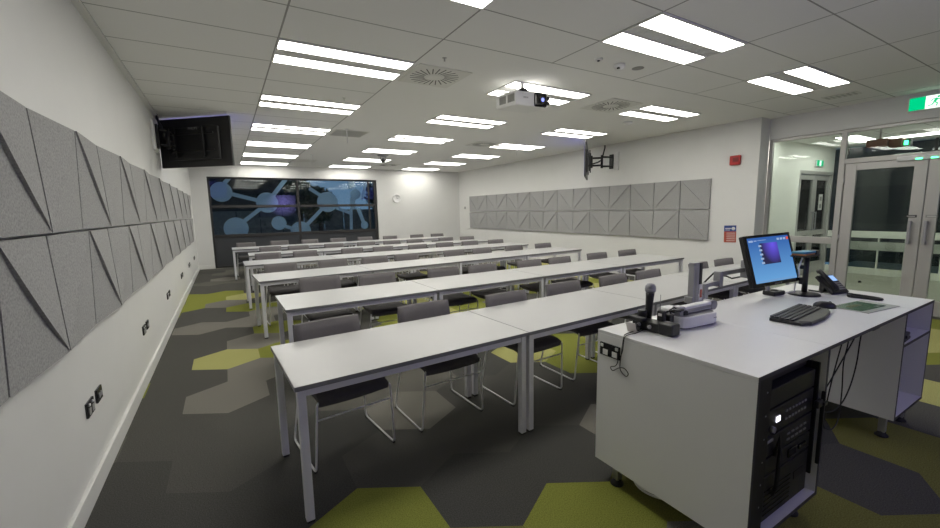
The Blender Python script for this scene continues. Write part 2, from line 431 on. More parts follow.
# small ceiling devices
def disc(name, label, x, y, prof, mt, cat='detector', grp=None):
    o = MB().lathe(prof, n=20).build(name, mt, loc=(x, y, H+.002)); return tag(o, label, cat, grp)
disc('smoke_detector', 'round white smoke detector in front of the right-hand swirl vent', 5.47, .936, [(.075, 0), (.075, -.025), (.055, -.05), (.01, -.056)], M['white'])
t = thing('ceiling_sensor', 'small white ceiling sensor, left of a pair of sensors', 'sensor', (2.72, -.9, H+.002))
MB().lathe([(.04, 0), (.04, -.012), (.03, -.02), (.004, -.02)], n=20).build('body', M['white'], t); MB().lathe([(.014, -.02), (.012, -.026), (.003, -.028)], n=14).build('lens', M['blackg'], t)
t = thing('motion_detector', 'white dome motion detector with a dark lens on the ceiling', 'sensor', (3.04, -.88, H))
MB().lathe([(.055, 0), (.055, -.018), (.05, -.035), (.035, -.05), (.004, -.055)], n=24).build('body', M['white'], t); MB().box((-.035, -.02, -.042), (.025, .025, .014), .004).build('lens', M['blackg'], t)
disc('ceiling_cover', 'flush round grey cover in the ceiling beside the motion detector', 3.3, -.9, [(.06, 0), (.06, -.004), (.05, -.006), (.003, -.006)], M['dim'], 'cover')
for x, y, lb in ((.91, 1.56, 'sprinkler head beside the second left-hand ceiling light'), (.62, 3.9, 'sprinkler head near the third left-hand ceiling light'), (1.40, -.23, 'tiny sprinkler head near the nearest swirl vent')):
    t = thing('sprinkler', lb, 'sprinkler', (x, y, H+.002), group='ceiling sprinklers')
    MB().lathe([(.022, 0), (.022, -.003), (.008, -.006), (.007, -.024), (.003, -.024)], n=14).build('rose', M['alu'], t)
    MB().lathe([(.011, -.029), (.011, -.031), (.003, -.031)], n=12).cyl((0, 0, -.023), (0, 0, -.03), .003, n=8).build('deflector', M['alu'], t)
for x, y, lb in ((1.43, 3.49, 'thin white rod hanging by the square return grille'), (1.455, 6.97, 'thin white rod hanging near the back left ceiling lights'), (5.145, 3.59, 'thin white rod hanging in front of a right-hand light'), (5.08, 6.95, 'thin white rod hanging near the far right-hand lights')):
    t = thing('ceiling_rod', lb, 'rod', (x, y, H), group='thin rods hanging from the ceiling')
    MB().lathe([(.03, 0), (.03, -.006), (.004, -.01)], n=14).build('rose', M['white'], t)
    MB().cyl((0, 0, -.005), (0, 0, -.24), .007, n=10).build('rod', M['white'], t)
# lecture camera hung near the back
t = thing('ceiling_camera', 'black and grey dome camera hanging from the ceiling near the back', 'camera', (3.07, 6.4, H))
MB().lathe([(.14, 0), (.14, -.02), (.09, -.04), (.05, -.045)], n=24).build('mount', M['grey'], t)
MB().box((0, 0, -.09), (.16, .05, .1), .01).build('yoke', M['dim'], t)
MB().lathe([(.01, -.19), (.05, -.17), (.065, -.13), (.05, -.09), (.01, -.075)], n=20).build('head', M['black'], t)
# access hatch lines
tag(MB().b2(-.3, .3, -.3, .3, -.004, 0).build('access_panel', M['ventplate'], loc=(1.5, 8.3, H+.002)), 'flush square access panel in the ceiling by the back wall', 'hatch')

# ------------------------------------------------------------------ projector
t = thing('projector', 'white ceiling projector with a glowing blue lens', 'projector', (2.52, .03, 2.645), rot=(math.radians(2), math.radians(-1.5), math.radians(2)))
MB().box((0, 0, .08), (.48, .36, .15), .018, seg=3).build('body', M['white'], t)
MB().box((.11, -.181, .082), (.18, .03, .148), .02).build('lens_bezel', M['blackg'], t)
lz = MB().cyl((.125, -.19, .082), (.125, -.205, .082), .042, .038, 24).build('lens_ring', M['black'], t)
MB().lathe([(.022, 0), (.018, .006), (.010, .009), (.002, .010)], n=20, m=Matrix.Translation((.125, -.2045, .082)) @ Matrix.Rotation(PI/2, 4, 'X')).build('lens', emis('projector_lens', (.25, .3, 1), 1.3), lz)
MB().box((.222, -.178, .105), (.03, .03, .045), .004).box((.222, -.178, .055), (.03, .03, .04), .004).build('grille', M['black'], t)
mb = MB()
for q in range(2):
    for k in range(8): mb.box((-.241, -.08+.15*q+(k-3.5)*.015-.02, .085), (.004, .009, .08))
mb.build('vent', M['dim'], t)
text('lettering', 'EPSON', .022, M['dim'], t, (-.10, -.1812, .09), (PI/2, 0, 0))
MB().box((-.02, .02, .175), (.13, .16, .03), .01).lathe([(.07, .185), (.055, .22), (.03, .23)], (0, 0, 0), 16).build('mount', M['black'], t)
MB().cyl((0, 0, .2), (0, 0, .30), .022, n=16).build('pole', M['white'], t)
MB().tube([(-.18, .12, .15), (-.2, .14, .18), (-.12, .1, .19), (-.03, .02, .2)], .008, 8).build('lead', M['black'], t)

# projected picture on the front wall behind the viewer
sm = bpy.data.materials.new('projected_picture'); sm.use_nodes = True; nt = sm.node_tree; N = nt.nodes; L = nt.links
N.remove(N['Principled BSDF']); e = N.new('ShaderNodeEmission'); tc = N.new('ShaderNodeTexCoord')
gr = N.new('ShaderNodeTexGradient'); gr.gradient_type = 'SPHERICAL'; mp = N.new('ShaderNodeMapping'); mp.inputs['Location'].default_value = (-.35, 0, -.2); mp.inputs['Scale'].default_value = (1.0, .001, 1.1)
cr = N.new('ShaderNodeValToRGB'); cr.color_ramp.elements[0].color = (.018, .018, .03, 1); cr.color_ramp.elements[1].color = (.32, .28, .82, 1)
L.new(tc.outputs['Object'], mp.inputs[0]); L.new(mp.outputs[0], gr.inputs[0]); L.new(gr.outputs['Fac'], cr.inputs[0]); L.new(cr.outputs[0], e.inputs[0]); e.inputs[1].default_value = 5.0
L.new(e.outputs[0], N['Material Output'].inputs[0])
t = thing('projection_screen', 'wide projection screen on the front wall showing a violet picture', 'projection screen', (2.5, YF, 2.03))
MB().b2(-1.17, 1.17, .0, .03, -.74, .74, .004).build('frame', M['black'], t)
MB().b2(-1.12, 1.12, .0305, .033, -.70, .70).build('picture', sm, t)

# ------------------------------------------------------------------ wall screens on arms
def wall_tv(loc, rotz, label, wallx, side, px, pz):
    # local: x along width, +y is the viewing side
    t = thing('wall_screen', label, 'television', loc, rotz, 'screens on swing arms for the rear rows')
    W_, H_ = 1.208, .69
    MB().box((0, 0, 0), (W_, .035, H_), .008).box((0, -.035, -.02), (W_*.72, .03, H_*.66), .012).build('housing', M['black'], t)
    MB().b2(-W_/2+.015, W_/2-.015, .0178, .0195, -H_/2+.02, H_/2-.015).build('screen', emis('wall_picture', (.16, .15, .8), .7), t)
    mb = MB()
    for zz in (-.12, .12): mb.box((.0, -.058, zz), (.72, .02, .03), .004)
    for xx in (-.27*side, .2*side): mb.box((xx*1.0, -.078, 0), (.035, .026, .42), .004)
    mb.build('bracket', M['blackm'], t)
    mb = MB()
    for k in range(12): mb.box((-.3+k*.03, -.0505, -.2), (.018, .002, .004))
    mb.build('vent', M['blackg'], t)
    text('lettering', 'PHILIPS', .05, M['dim'], t, (.02, -.0503, .19), (PI/2, 0, 0))
    # arm and wall plate in world space, parented
    inv = Matrix.Translation(loc) @ Matrix.Rotation(rotz, 4, 'Z'); inv = inv.inverted()
    sg = side
    A = Vector((wallx, px, pz)); B = Vector(loc)+Matrix.Rotation(rotz, 3, 'Z') @ Vector((-.27*side, -.10, .02))
    mb = MB(); mb.b2(wallx, wallx+sg*.03, px-.18, px+.18, pz-.2, pz+.2, .004, m=inv); mb.build('wall_plate', M['whitep'], t)
    mid = (A+B)/2+Vector((sg*.05, -.03, 0))
    mb = MB()
    mb.b2(wallx+sg*.03, wallx+sg*.06, px-.05, px+.05, pz-.16, pz+.16, .004, m=inv)
    for dz in (.1, -.1):
        mb.tube([A+Vector((sg*.06, 0, dz)), mid+Vector((0, 0, dz))], .02, 8, m=inv)
        mb.tube([mid+Vector((0, 0, dz*.8)), B+Vector((0, 0, dz*.8))], .02, 8, m=inv)
    mb.cyl(mid+Vector((0, 0, -.14)), mid+Vector((0, 0, .14)), .026, n=12, m=inv)
    mb.cyl(B+Vector((0, 0, -.13)), B+Vector((0, 0, .13)), .026, n=12, m=inv)
    mb.build('arm', M['blackm'], t)
    mb = MB()
    c0 = Vector((wallx+sg*.04, px+.2, H-.002))
    mb.tube([c0, c0+Vector((sg*.0, 0, -.06)), c0+Vector((sg*.05, 0, -.2)), c0+Vector((sg*.06, .02, -.32)), mid+Vector((0, .1, .0)), B+Vector((0, 0, -.05))], .016, 8, m=inv)
    mb.build('cable', M['black'], t)
    return t
wall_tv((-.769, 3.447, 2.565), math.radians(-41.7), 'black screen on a swing arm on the left wall, seen from behind', XL, 1, 3.32, 2.60)
wall_tv((6.19, 2.54, 2.49), math.radians(41.5), 'black screen on a swing arm on the right wall, seen edge-on', XR, -1, 2.70, 2.55)

# ------------------------------------------------------------------ acoustic panels
PW, PH = .572, .562
def panel_mesh(crease, side):
    # u along the wall, v up, n out of the wall; 'crease' panels fold softly along one diagonal, the others have a stepped edge along the other
    g = .006
    a, b_, c, d = (g, g), (PW-g, g), (PW-g, PH-g), (g, PH-g)
    mb = MB(); V = mb.bm.verts.new; F = mb.bm.faces.new
    up_step = crease and side < 0      # right wall: the lower half stands proud, its edge faces up
    if up_step:
        d0, d1, ta, tb = a, c, b_, d; h0, h1, hta, htb = .050, .050, .040, .040
    elif crease:
        d0, d1, ta, tb = a, c, d, b_; h0, h1, hta, htb = .060, .060, .036, .036
    else:
        d0, d1, ta, tb = d, b_, c, a; h0, h1, hta, htb = .060, .060, .036, .036
    if up_step: crease = False
    n = 10; ar = []
    for k in range(n+1):
        q = k/n; x = d0[0]+(d1[0]-d0[0])*q; y = d0[1]+(d1[1]-d0[1])*q
        bw = 0 if crease or side < 0 else .07*math.sin(PI*q)
        ar.append((x+((ta[0]+tb[0])/2-ta[0])*bw, y+((ta[1]+tb[1])/2-ta[1])*bw))
    sh = .010 if up_step else .016
    step = (lambda q: 0) if crease else (lambda q: sh*math.sin(PI*min(1, q*.92+.08))**.6)
    up = [V((x, y, h0+step(k/n))) for k, (x, y) in enumerate(ar)]
    dn = up if crease else [V((x, y, h0)) for (x, y) in ar]
    T = V((*ta, hta)); B = V((*tb, htb)); T0 = V((*ta, -.002)); B0 = V((*tb, -.002)); k0 = V((*d0, -.002)); k1 = V((*d1, -.002))
    for k in range(n):
        F((T, up[k], up[k+1])); F((B, dn[k+1], dn[k]))
        if not crease: F((up[k], dn[k], dn[k+1], up[k+1]))
    if crease:
        F((T, T0, k0, up[0])); F((T, up[-1], k1, T0)); F((B, dn[0], k0, B0)); F((B, B0, k1, dn[-1]))
    else:
        F((T, T0, k0, dn[0], up[0])); F((T, up[-1], dn[-1], k1, T0)); F((B, dn[0], k0, B0)); F((B, B0, k1, dn[-1]))
    F((T0, B0, k0)); F((T0, k1, B0))
    m = Matrix(((0, 0, side, 0), (1, 0, 0, 0), (0, 1, 0, 0), (0, 0, 0, 1)))
    for v in mb.bm.verts: v.co = m @ v.co
    bmesh.ops.recalc_face_normals(mb.bm, faces=mb.bm.faces[:])
    es = [e for e in mb.bm.edges if e.calc_length() > .3 and any(abs(v.co.x) > .01 for v in e.verts)]
    me = bpy.data.meshes.new('acoustic_panel'); mb.bm.to_mesh(me); mb.bm.free(); me.materials.append(M['felt']); return me
mL = {f_: panel_mesh(f_, 1) for f_ in (False, True)}; mR = {f_: panel_mesh(f_, -1) for f_ in (False, True)}
ZT, ZBt = 1.449, .887
for k in range(19):
    for r_, z in (('upper', ZT), ('lower', ZBt)):
        o = bpy.data.objects.new('acoustic_panel', mL[k % 2 == 0]); COL.objects.link(o)
        o.location = (XL, -2.38+.575*k, z)
        tag(o, 'grey felt panel on left wall, %s row, %s from the viewer' % (r_, ORD[k]), 'acoustic panel', 'felt panels on the left wall')
for k in range(15):
    for r_, z in (('upper', ZT+.004), ('lower', ZBt-.004)):
        o = bpy.data.objects.new('acoustic_panel', mR[k % 2 == 0]); COL.objects.link(o)
        o.location = (XR, 9.05-.574*(k+1), z)
        tag(o, 'grey felt panel on right wall, %s row, %s from the back corner' % (r_, ORD[k]), 'acoustic panel', 'felt panels on the right wall')

# ------------------------------------------------------------------ wall fittings
ys = [-.86, .96, 2.85, 4.9, 6.7, 8.4]
for k, y in enumerate(ys):
    t = thing('power_outlet', 'black wall outlet, %s from the viewer along the left wall' % ORD[k], 'power outlet', (XL, y, .465), group='black outlets on the left wall')
    MB().b2(0, .012, -.065, .065, -.042, .042, .003).build('plate', M['blackg'], t)
    for q in (-.03, .03): MB().b2(.012, .016, q-.018, q+.018, -.03, .008, .002).build('socket', M['dim'], t)
    for q in (-.03, .03): MB().b2(.012, .017, q-.008, q+.008, .018, .032, .002).build('switch', M['white'], t)
    t = thing('data_outlet', 'small black data plate beside wall outlet, %s from the viewer' % ORD[k], 'data outlet', (XL, y+.19, .47), group='black data plates on the left wall')
    MB().b2(0, .012, -.055, .055, -.04, .04, .003).build('plate', M['blackg'], t)
    MB().b2(.012, .016, -.03, -.005, -.018, .012, .002).build('socket', M['dim'], t); MB().b2(.012, .016, .008, .033, -.018, .012, .002).build('socket', M['dim'], t)
t = thing('wall_clock', 'round white wall clock on the back wall right of the window', 'clock', (4.70, YB, 1.97), rot=(PI/2, 0, 0))
MB().lathe([(.15, 0), (.15, .035), (.142, .042), (.136, .036), (.002, .036)], n=36).build('case', M['white'], t)
MB().box((0, .045, .039), (.008, .09, .003)).box((.03, -.01, .039), (.07, .008, .003)).lathe([(.01, .037), (.01, .042), (.001, .042)], n=12).build('hands', M['black'], t)
t = thing('fire_alarm', 'red fire alarm sounder high on the right wall', 'fire alarm', (XR+.001, .05, 2.29))
MB().b2(-.05, 0, -.085, .085, -.08, .08, .012).build('body', M['red'], t)
MB().box((-.055, -.02, .01), (.014, .09, .07), .006).build('face', M['darkred'], t)
t = thing('wall_poster', 'small blue and red striped safety notice on the right wall', 'poster', (XR+.001, .07, 1.015), rot=(math.radians(-2), 0, 0))
MB().b2(-.004, 0, -.102, .102, -.15, .15).build('sheet', M['redink'], t)
MB().b2(-.0055, -.004, -.102, .102, .045, .15).build('header', M['blue'], t)
mb = MB()
for q in range(5): mb.b2(-.0055, -.004, -.085, .06, -.125+q*.034, -.117+q*.034)
mb.b2(-.0065, -.0055, -.02, .08, .09, .105).b2(-.0065, -.0055, .0, .08, .065, .075).build('print', M['paper'], t)
MB().lathe([(.03, 0), (.03, .0012), (.001, .0012)], n=20, m=Matrix.Translation((-.0055, -.055, .095)) @ Matrix.Rotation(-PI/2, 4, 'Y')).build('emblem', M['paper'], t)
tag(MB().b2(-.03, 0, -.02, .02, -.05, .03, .006).cyl((-.03, 0, -.01), (-.05, 0, -.03), .012, n=10).build('coat_hook', M['dim'], loc=(XR+.001, 9.42, 1.62)), 'tiny grey hook on the right wall near the back corner', 'hook')

# ------------------------------------------------------------------ glazed partition and doors
AL = M['alu']
def bar(mb, y0, y1, z0, z1, x0=XC+.005, x1=XC+.075): mb.b2(x0, x1, y0, y1, z0, z1, .004)
f = MB()
bar(f, -.365, -.315, 0, 2.595); bar(f, -1.33, -.365, 2.55, 2.595); bar(f, -1.33, -1.26, 0, 2.55); bar(f, -1.26, -.365, .90, 1.0); bar(f, -1.26, -.365, 0, .1)
w2 = struct(f.build('window_2', AL))
MB().b2(XC+.035, XC+.041, -1.265, -.36, .99, 2.555).build('window_pane', M['glass'], w2); MB().b2(XC+.035, XC+.041, -1.265, -.36, .09, .91).build('window_pane', M['glass'], w2)
f = MB(); bar(f, -3.05, -1.33, 2.55, 2.595); bar(f, -3.05, -1.33, 2.10, 2.17); bar(f, -3.115, -3.05, 0, 2.595)
w3 = struct(f.build('window_3', AL)); MB().b2(XC+.035, XC+.041, -3.055, -1.325, 2.16, 2.555).build('window_pane', M['glass'], w3)
def door(name, y0, y1, hy, lab_y):
    f = MB(); z1 = 2.095
    x0, x1 = XC+.012, XC+.062
    f.b2(x0, x1, y0, y0+.125, .01, z1, .003).b2(x0, x1, y1-.125, y1, .01, z1, .003).b2(x0, x1, y0+.125, y1-.125, z1-.10, z1, .003).b2(x0, x1, y0+.125, y1-.125, .01, .2, .003)
    d = struct(f.build(name, AL))
    MB().b2(XC+.035, XC+.041, y0+.12, y1-.12, .19, z1-.09).build('door_pane', M['glassdoor'], d)
    h = MB(); xx = XC-.045
    h.b2(xx-.012, xx+.012, hy-.016, hy+.016, .95, 1.27, .005)
    for zz in (.975, 1.245): h.b2(xx, XC+.012, hy-.014, hy+.014, zz-.014, zz+.014, .003)
    h.build('door_handle', M['grey'], d)
    MB().b2(XC+.006, XC+.012, lab_y-.055, lab_y+.055, 1.31, 1.345, .001).build('door_label', M['black'] if name == 'door_1' else M['dim'], d)
    mb = MB(); mb.b2(XC+.0045, XC+.006, lab_y-.04, lab_y+.04, 1.324, 1.331); mb.build('door_label_print', M['paper'], d)
    mb = MB()
    for zz in (.3, 1.0, 1.85): mb.cyl((XC+.005, y1+.004 if name == 'door_1' else y0-.004, zz-.05), (XC+.005, y1+.004 if name == 'door_1' else y0-.004, zz+.05), .009, n=10)
    mb.build('hinge', M['grey'], d)
door('door_1', -2.185, -1.345, -2.09, -2.085)
door('door_2', -3.04, -2.195, -2.24, -2.275)
t = thing('door_lock', 'white magnetic lock bar with green lights above the glazed doors', 'door lock', (XC, -2.19, 2.105))
MB().b2(-.035, .005, -.38, .30, -.03, .03, .005).build('body', M['white'], t)
MB().b2(-.038, -.034, .055, .115, -.025, -.01).b2(-.038, -.034, -.085, -.025, -.025, -.01).build('indicator', M['gled'], t)
# exit sign (pictogram only)
t = thing('exit_sign', 'lit green exit sign with a white running figure above the doors', 'exit sign', (XC-.0, -2.19, 2.795))
MB().b2(-.045, 0, -.245, .245, -.09, .09, .008).build('case', M['whitep'], t)
MB().b2(-.048, -.0452, -.235, .235, -.08, .08).build('face', M['sgreen'], t)
MB().b2(-.050, -.0482, -.085, .085, -.08, .08).build('pictogram_field', M['swhite'], t)
def yz(pts): return [(-y_, z_) for y_, z_ in pts]
RX = Matrix(((0, 0, 1, 0), (-1, 0, 0, 0), (0, 1, 0, 0), (0, 0, 0, 1)))
mb = MB()
def limb(a, b_, w_):
    dx, dz = b_[0]-a[0], b_[1]-a[1]; l = math.hypot(dx, dz); nx, nz = -dz/l*w_/2, dx/l*w_/2
    mb.prism([(a[0]+nx, a[1]+nz), (b_[0]+nx, b_[1]+nz), (b_[0]-nx, b_[1]-nz), (a[0]-nx, a[1]-nz)], -.0518, -.0502, m=RX)
mb.prism([(.028+.013*math.cos(q*PI/8), .055+.013*math.sin(q*PI/8)) for q in range(16)], -.0518, -.0502, m=RX)
for a, b_, w_ in (((.018, .038), (-.008, -.008), .026), ((.015, .034), (.045, .018), .010), ((.045, .018), (.058, .03), .009), ((.008, .034), (-.022, .030), .010), ((-.022, .030), (-.034, .008), .009), ((-.006, -.008), (.022, -.022), .012), ((.022, -.022), (.016, -.058), .011), ((-.010, -.01), (-.024, -.036), .012), ((-.024, -.036), (-.06, -.044), .010)):
    limb(a, b_, w_)
mb.build('running_figure', M['sgreen'], t)
mb = MB()
mb.prism([(-.20, 0), (-.15, .045), (-.15, .018), (-.105, .018), (-.105, -.018), (-.15, -.018), (-.15, -.045)], -.0500, -.0484, m=Matrix(((0, 0, 1, 0), (1, 0, 0, 0), (0, 1, 0, 0), (0, 0, 0, 1))))
mb.build('arrow', M['swhite'], t)

# corridor beyond the glass
CX, CH = 11.2, 2.72
struct(MB().b2(XC+.12, CX+3, -6.0, .2, -.08, 0).b2(XC, XC+.12, -6.0, .2, -.08, -.0005).build('floor_corridor', M['corfloor']))
struct(MB().b2(XC+.12, CX+.3, -6.0, .2, CH, CH+.1).build('ceiling_corridor', cm))
struct(MB().b2(XC+.0, 9.55, .0, .12, 0, H).b2(9.55, 11.2, 0, .12, 2.2, H).b2(XR+.3, XC+.0, -.31, .12, 0, H).build('wall_corridor_end', M['corwall']))
struct(MB().b2(XC+.12, CX+.3, -6.2, -6.0, 0, H).build('wall_corridor_near', M['corwall']))
f = MB()
for y in (-5.9, -4.9, -3.9, -2.9, -2.2, -1.75, -1.25, -.85, -.35): f.b2(CX, CX+.05, y-.012, y+.012, .14, .78, .003)
f.b2(CX-.02, CX+.06, -6, 0, .78, .92, .004).b2(CX-.01, CX+.06, -6, 0, 0, .14, .004)
w4 = struct(f.build('window_4', M['corwall']))
f = MB()
for y in (-5.9, -4.4, -2.9, -1.5, -.2): f.b2(CX+.02, CX+.06, y-.02, y+.02, .92, CH, .003)
f.build('window_mullion', M['winframe'], w4)
MB().b2(CX+.028, CX+.034, -6, 0, .1, CH).build('window_pane', M['glass'], w4)
MB().b2(CX-.006, CX-.002, -6, 0, .52, .70).build('window_film', mat('frosted_strip', (.40, .42, .38), .7), w4)
mb = MB()
for q in range(9):
    y = -.62-.42*q
    mb.tube([(CX-.008, y+.075*math.cos(a*PI/12), .61+.075*math.sin(a*PI/12)) for a in range(24)], .006, 6, closed=True)
    mb.tube([(CX-.008, y+.04*math.cos(a*PI/12), .61+.03*math.sin(a*PI/12)) for a in range(24)], .005, 6, closed=True)
mb.build('window_emblem', M['dim'], w4)
struct(MB().b2(CX+2.6, CX+2.8, -7, 1, -.1, 3.2).build('wall_beyond', mat('night_wall', (.03, .032, .03), .8)))
# corridor double doors
def cdoor(name, x0, x1, hx):
    f = MB()
    f.b2(x0, x0+.10, .03, .08, .01, 2.12).b2(x1-.10, x1, .03, .08, .01, 2.12).b2(x0+.1, x1-.1, .03, .08, 2.02, 2.12).b2(x0+.1, x1-.1, .03, .08, .01, .25).b2(x0+.1, x1-.1, .03, .08, .85, .95)
    d = struct(f.build(name, AL)); MB().b2(x0+.09, x1-.09, .052, .058, .24, 2.03).build('door_pane', M['glassdoor'], d)
    MB().b2(hx-.012, hx+.012, -.02, .0, .95, 1.35, .004).b2(hx-.01, hx+.01, 0, .03, .96, .98).b2(hx-.01, hx+.01, 0, .03, 1.32, 1.34).build('door_handle', M['grey'], d)
    return d
cdoor('door_3', 9.62, 10.37, 10.31); cdoor('door_4', 10.38, 11.13, 10.44)
struct(MB().b2(9.55, 9.62, .0, .1, 0, 2.2, .003).b2(11.13, 11.2, 0, .1, 0, 2.2, .003).b2(9.62, 11.13, 0, .1, 2.13, 2.2, .003).build('trim_3', AL))
struct(MB().b2(9.4, 11.4, 1.2, 1.3, 0, 2.3).build('wall_beyond_doors', mat('night_wall_two', (.04, .045, .04), .8)))
t = thing('door_notice', 'white notice with two pictures on the far corridor door', 'notice', (10.78, .048, 1.55))
MB().b2(-.09, .09, -.004, .0, -.17, .17).build('sheet', M['paper'], t); MB().b2(-.05, .05, -.006, -.004, .03, .12).b2(-.05, .05, -.006, -.004, -.13, -.04).build('print', M['dim'], t)
t = thing('corridor_exit_sign', 'small green exit sign over the far corridor doors', 'exit sign', (10.35, -.005, 2.36))
MB().b2(-.16, .16, -.035, .0, -.07, .07, .004).build('case', M['whitep'], t); MB().b2(-.15, .15, -.038, -.035, -.06, .06).build('face', M['sgreen'], t)
MB().b2(-.04, .04, -.040, -.038, -.05, .05).build('pictogram_field', M['swhite'], t)
for k, (x, y, sx_, sy_, lb) in enumerate(((8.25, -.45, .3, .5, 'small corridor ceiling light next to the white end wall'), (9.9, -.75, 1.2, .3, 'corridor ceiling light in front of the far double doors'), (8.3, -2.1, .3, .6, 'corridor ceiling light seen above the glazed doors'), (9.0, -3.4, .3, 1.2, 'corridor ceiling light beyond the second door leaf'))):
    t = thing('corridor_light', lb, 'ceiling light', (x, y, CH+.002), group='corridor ceiling lights')
    MB().b2(-sx_/2-.02, sx_/2+.02, -sy_/2-.02, sy_/2+.02, -.01, 0).build('housing', M['whitep'], t); MB().b2(-sx_/2, sx_/2, -sy_/2, sy_/2, -.014, -.0102).build('diffuser', M['lcor'], t)
t = thing('tube_light', 'long white tube light under the corridor ceiling', 'tube light', (9.7, -2.3, 2.625))
MB().b2(-.04, .04, -1.2, 1.2, .03, .1).build('batten', M['whitep'], t); MB().cyl((0, -1.15, .01), (0, 1.15, .01), .02, n=12).build('tube', M['tubel'], t)
t = thing('corridor_boxes', 'brown boxes under the corridor ceiling behind the glass', 'junction box', (8.15, -1.52, 2.42))  # brown boxes on a drop rod with a small green emissive block
MB().b2(-.1, .1, -.11, .13, -.06, .05, .006).build('box', M['brown'], t); MB().b2(-.09, .09, -.26, -.12, -.09, .03, .006).build('box', M['brown'], t)
MB().cyl((0, 0, .05), (0, 0, CH-2.42), .012, n=8).build('drop_rod', M['dim'], t)
MB().b2(-.11, -.1, -.33, -.29, -.08, -.02).build('indicator', M['gled'], t); MB().b2(-.05, .05, -.34, -.26, -.09, -.0).build('indicator_housing', M['black'], t)

# ------------------------------------------------------------------ chairs
def rounded(pts, r, n=4):
    out = []
    for i, p in enumerate(pts):
        p = Vector(p)
        if i in (0, len(pts)-1): out.append(p); continue
        a = (Vector(pts[i-1])-p); b_ = (Vector(pts[i+1])-p); rr = min(r, a.length*.45, b_.length*.45)
        A = p+a.normalized()*rr; B = p+b_.normalized()*rr
        for k in range(n+1):
            s_ = k/n; out.append((A*(1-s_)+p*s_)*(1-s_)+(p*(1-s_)+B*s_)*s_)
    return out
def make_chair():
    t = thing('chair', 'x', 'chair')
    # seat pad: waterfall front (front is -y)
    mb = MB(); nx, ny = 8, 10; Wd = .44
    top = []; bot = []
    for j in range(ny+1):
        v = j/ny; y = -.235+.41*v
        z = .472-.03*max(0, 1-v/.22)**2+.006*max(0, v-.8)/.2-.012*math.sin(PI*v)
        rt, rb = [], []
        for i in range(nx+1):
            u = i/nx*2-1; x = u*Wd/2*(1-.05*v)
            zz = z-.010*(1-u*u)*.8
            rt.append(mb.bm.verts.new((x, y, zz+.0))); rb.append(mb.bm.verts.new((x*.99, y+(.006 if j == 0 else -.004 if j == ny else 0), zz-.034)))
        top.append(rt); bot.append(rb)
    for j in range(ny):
        for i in range(nx):
            f_ = mb.bm.faces.new((top[j][i], top[j][i+1], top[j+1][i+1], top[j+1][i])); f_.smooth = True
            f_ = mb.bm.faces.new((bot[j][i], bot[j+1][i], bot[j+1][i+1], bot[j][i+1])); f_.smooth = True; f_.material_index = 1
    for j in range(ny):
        for i in (0, nx):
            f_ = mb.bm.faces.new((top[j][i], top[j+1][i], bot[j+1][i], bot[j][i]))
    for i in range(nx):
        for j in (0, ny): mb.bm.faces.new((top[j][i], top[j][i+1], bot[j][i+1], bot[j][i]))
    mb.build('seat', [M['seatshade'], M['shell']], t)
    # backrest: thin padded slab, curved in plan, leaning back
    mb = MB(); nz = 5; F_, K_ = [], []
    for j in range(nz+1):
        v = j/nz; z = .535+.265*v; yb = .165+.06*v
        rf, rk = [], []
        for i in range(nx+1):
            u = i/nx*2-1; x = u*(.225-.006*(2*v-1)**2); y = yb-.016*u*u
            th = .026*(1-.35*abs(u)**6)
            rf.append(mb.bm.verts.new((x, y, z))); rk.append(mb.bm.verts.new((x, y+th, z+.002)))
        F_.append(rf); K_.append(rk)
    for j in range(nz):
        for i in range(nx):
            f_ = mb.bm.faces.new((F_[j][i], F_[j][i+1], F_[j+1][i+1], F_[j+1][i])); f_.smooth = True
            f_ = mb.bm.faces.new((K_[j][i], K_[j+1][i], K_[j+1][i+1], K_[j][i+1])); f_.smooth = True
        for i in (0, nx): mb.bm.faces.new((F_[j][i], F_[j+1][i], K_[j+1][i], K_[j][i]))
    for i in range(nx):
        for j in (0, nz): mb.bm.faces.new((F_[j][i], F_[j][i+1], K_[j][i+1], K_[j][i]))
    mb.build('backrest', M['fabric'], t)
    for s_ in (-1, 1):
        pts = [(s_*.205, .198, .62), (s_*.205, .185, .54), (s_*.212, .178, .455), (s_*.255, .25, .008), (s_*.255, -.21, .008), (s_*.230, -.232, .432), (s_*.20, -.20, .432), (s_*.20, .15, .436)]
        MB().tube(rounded(pts, .035), .0065, 8).build('frame', M['chrome'], t)
    MB().cyl((-.238, -.225, .33), (.238, -.225, .33), .005, n=8).build('crossbar', M['chrome'], t)
    mb = MB()
    for s_ in (-1, 1):
        for y in (-.19, .235): mb.box((s_*.255, y, .004), (.018, .03, .008), .002)
    mb.build('glide', M['rubber'], t)
    return t
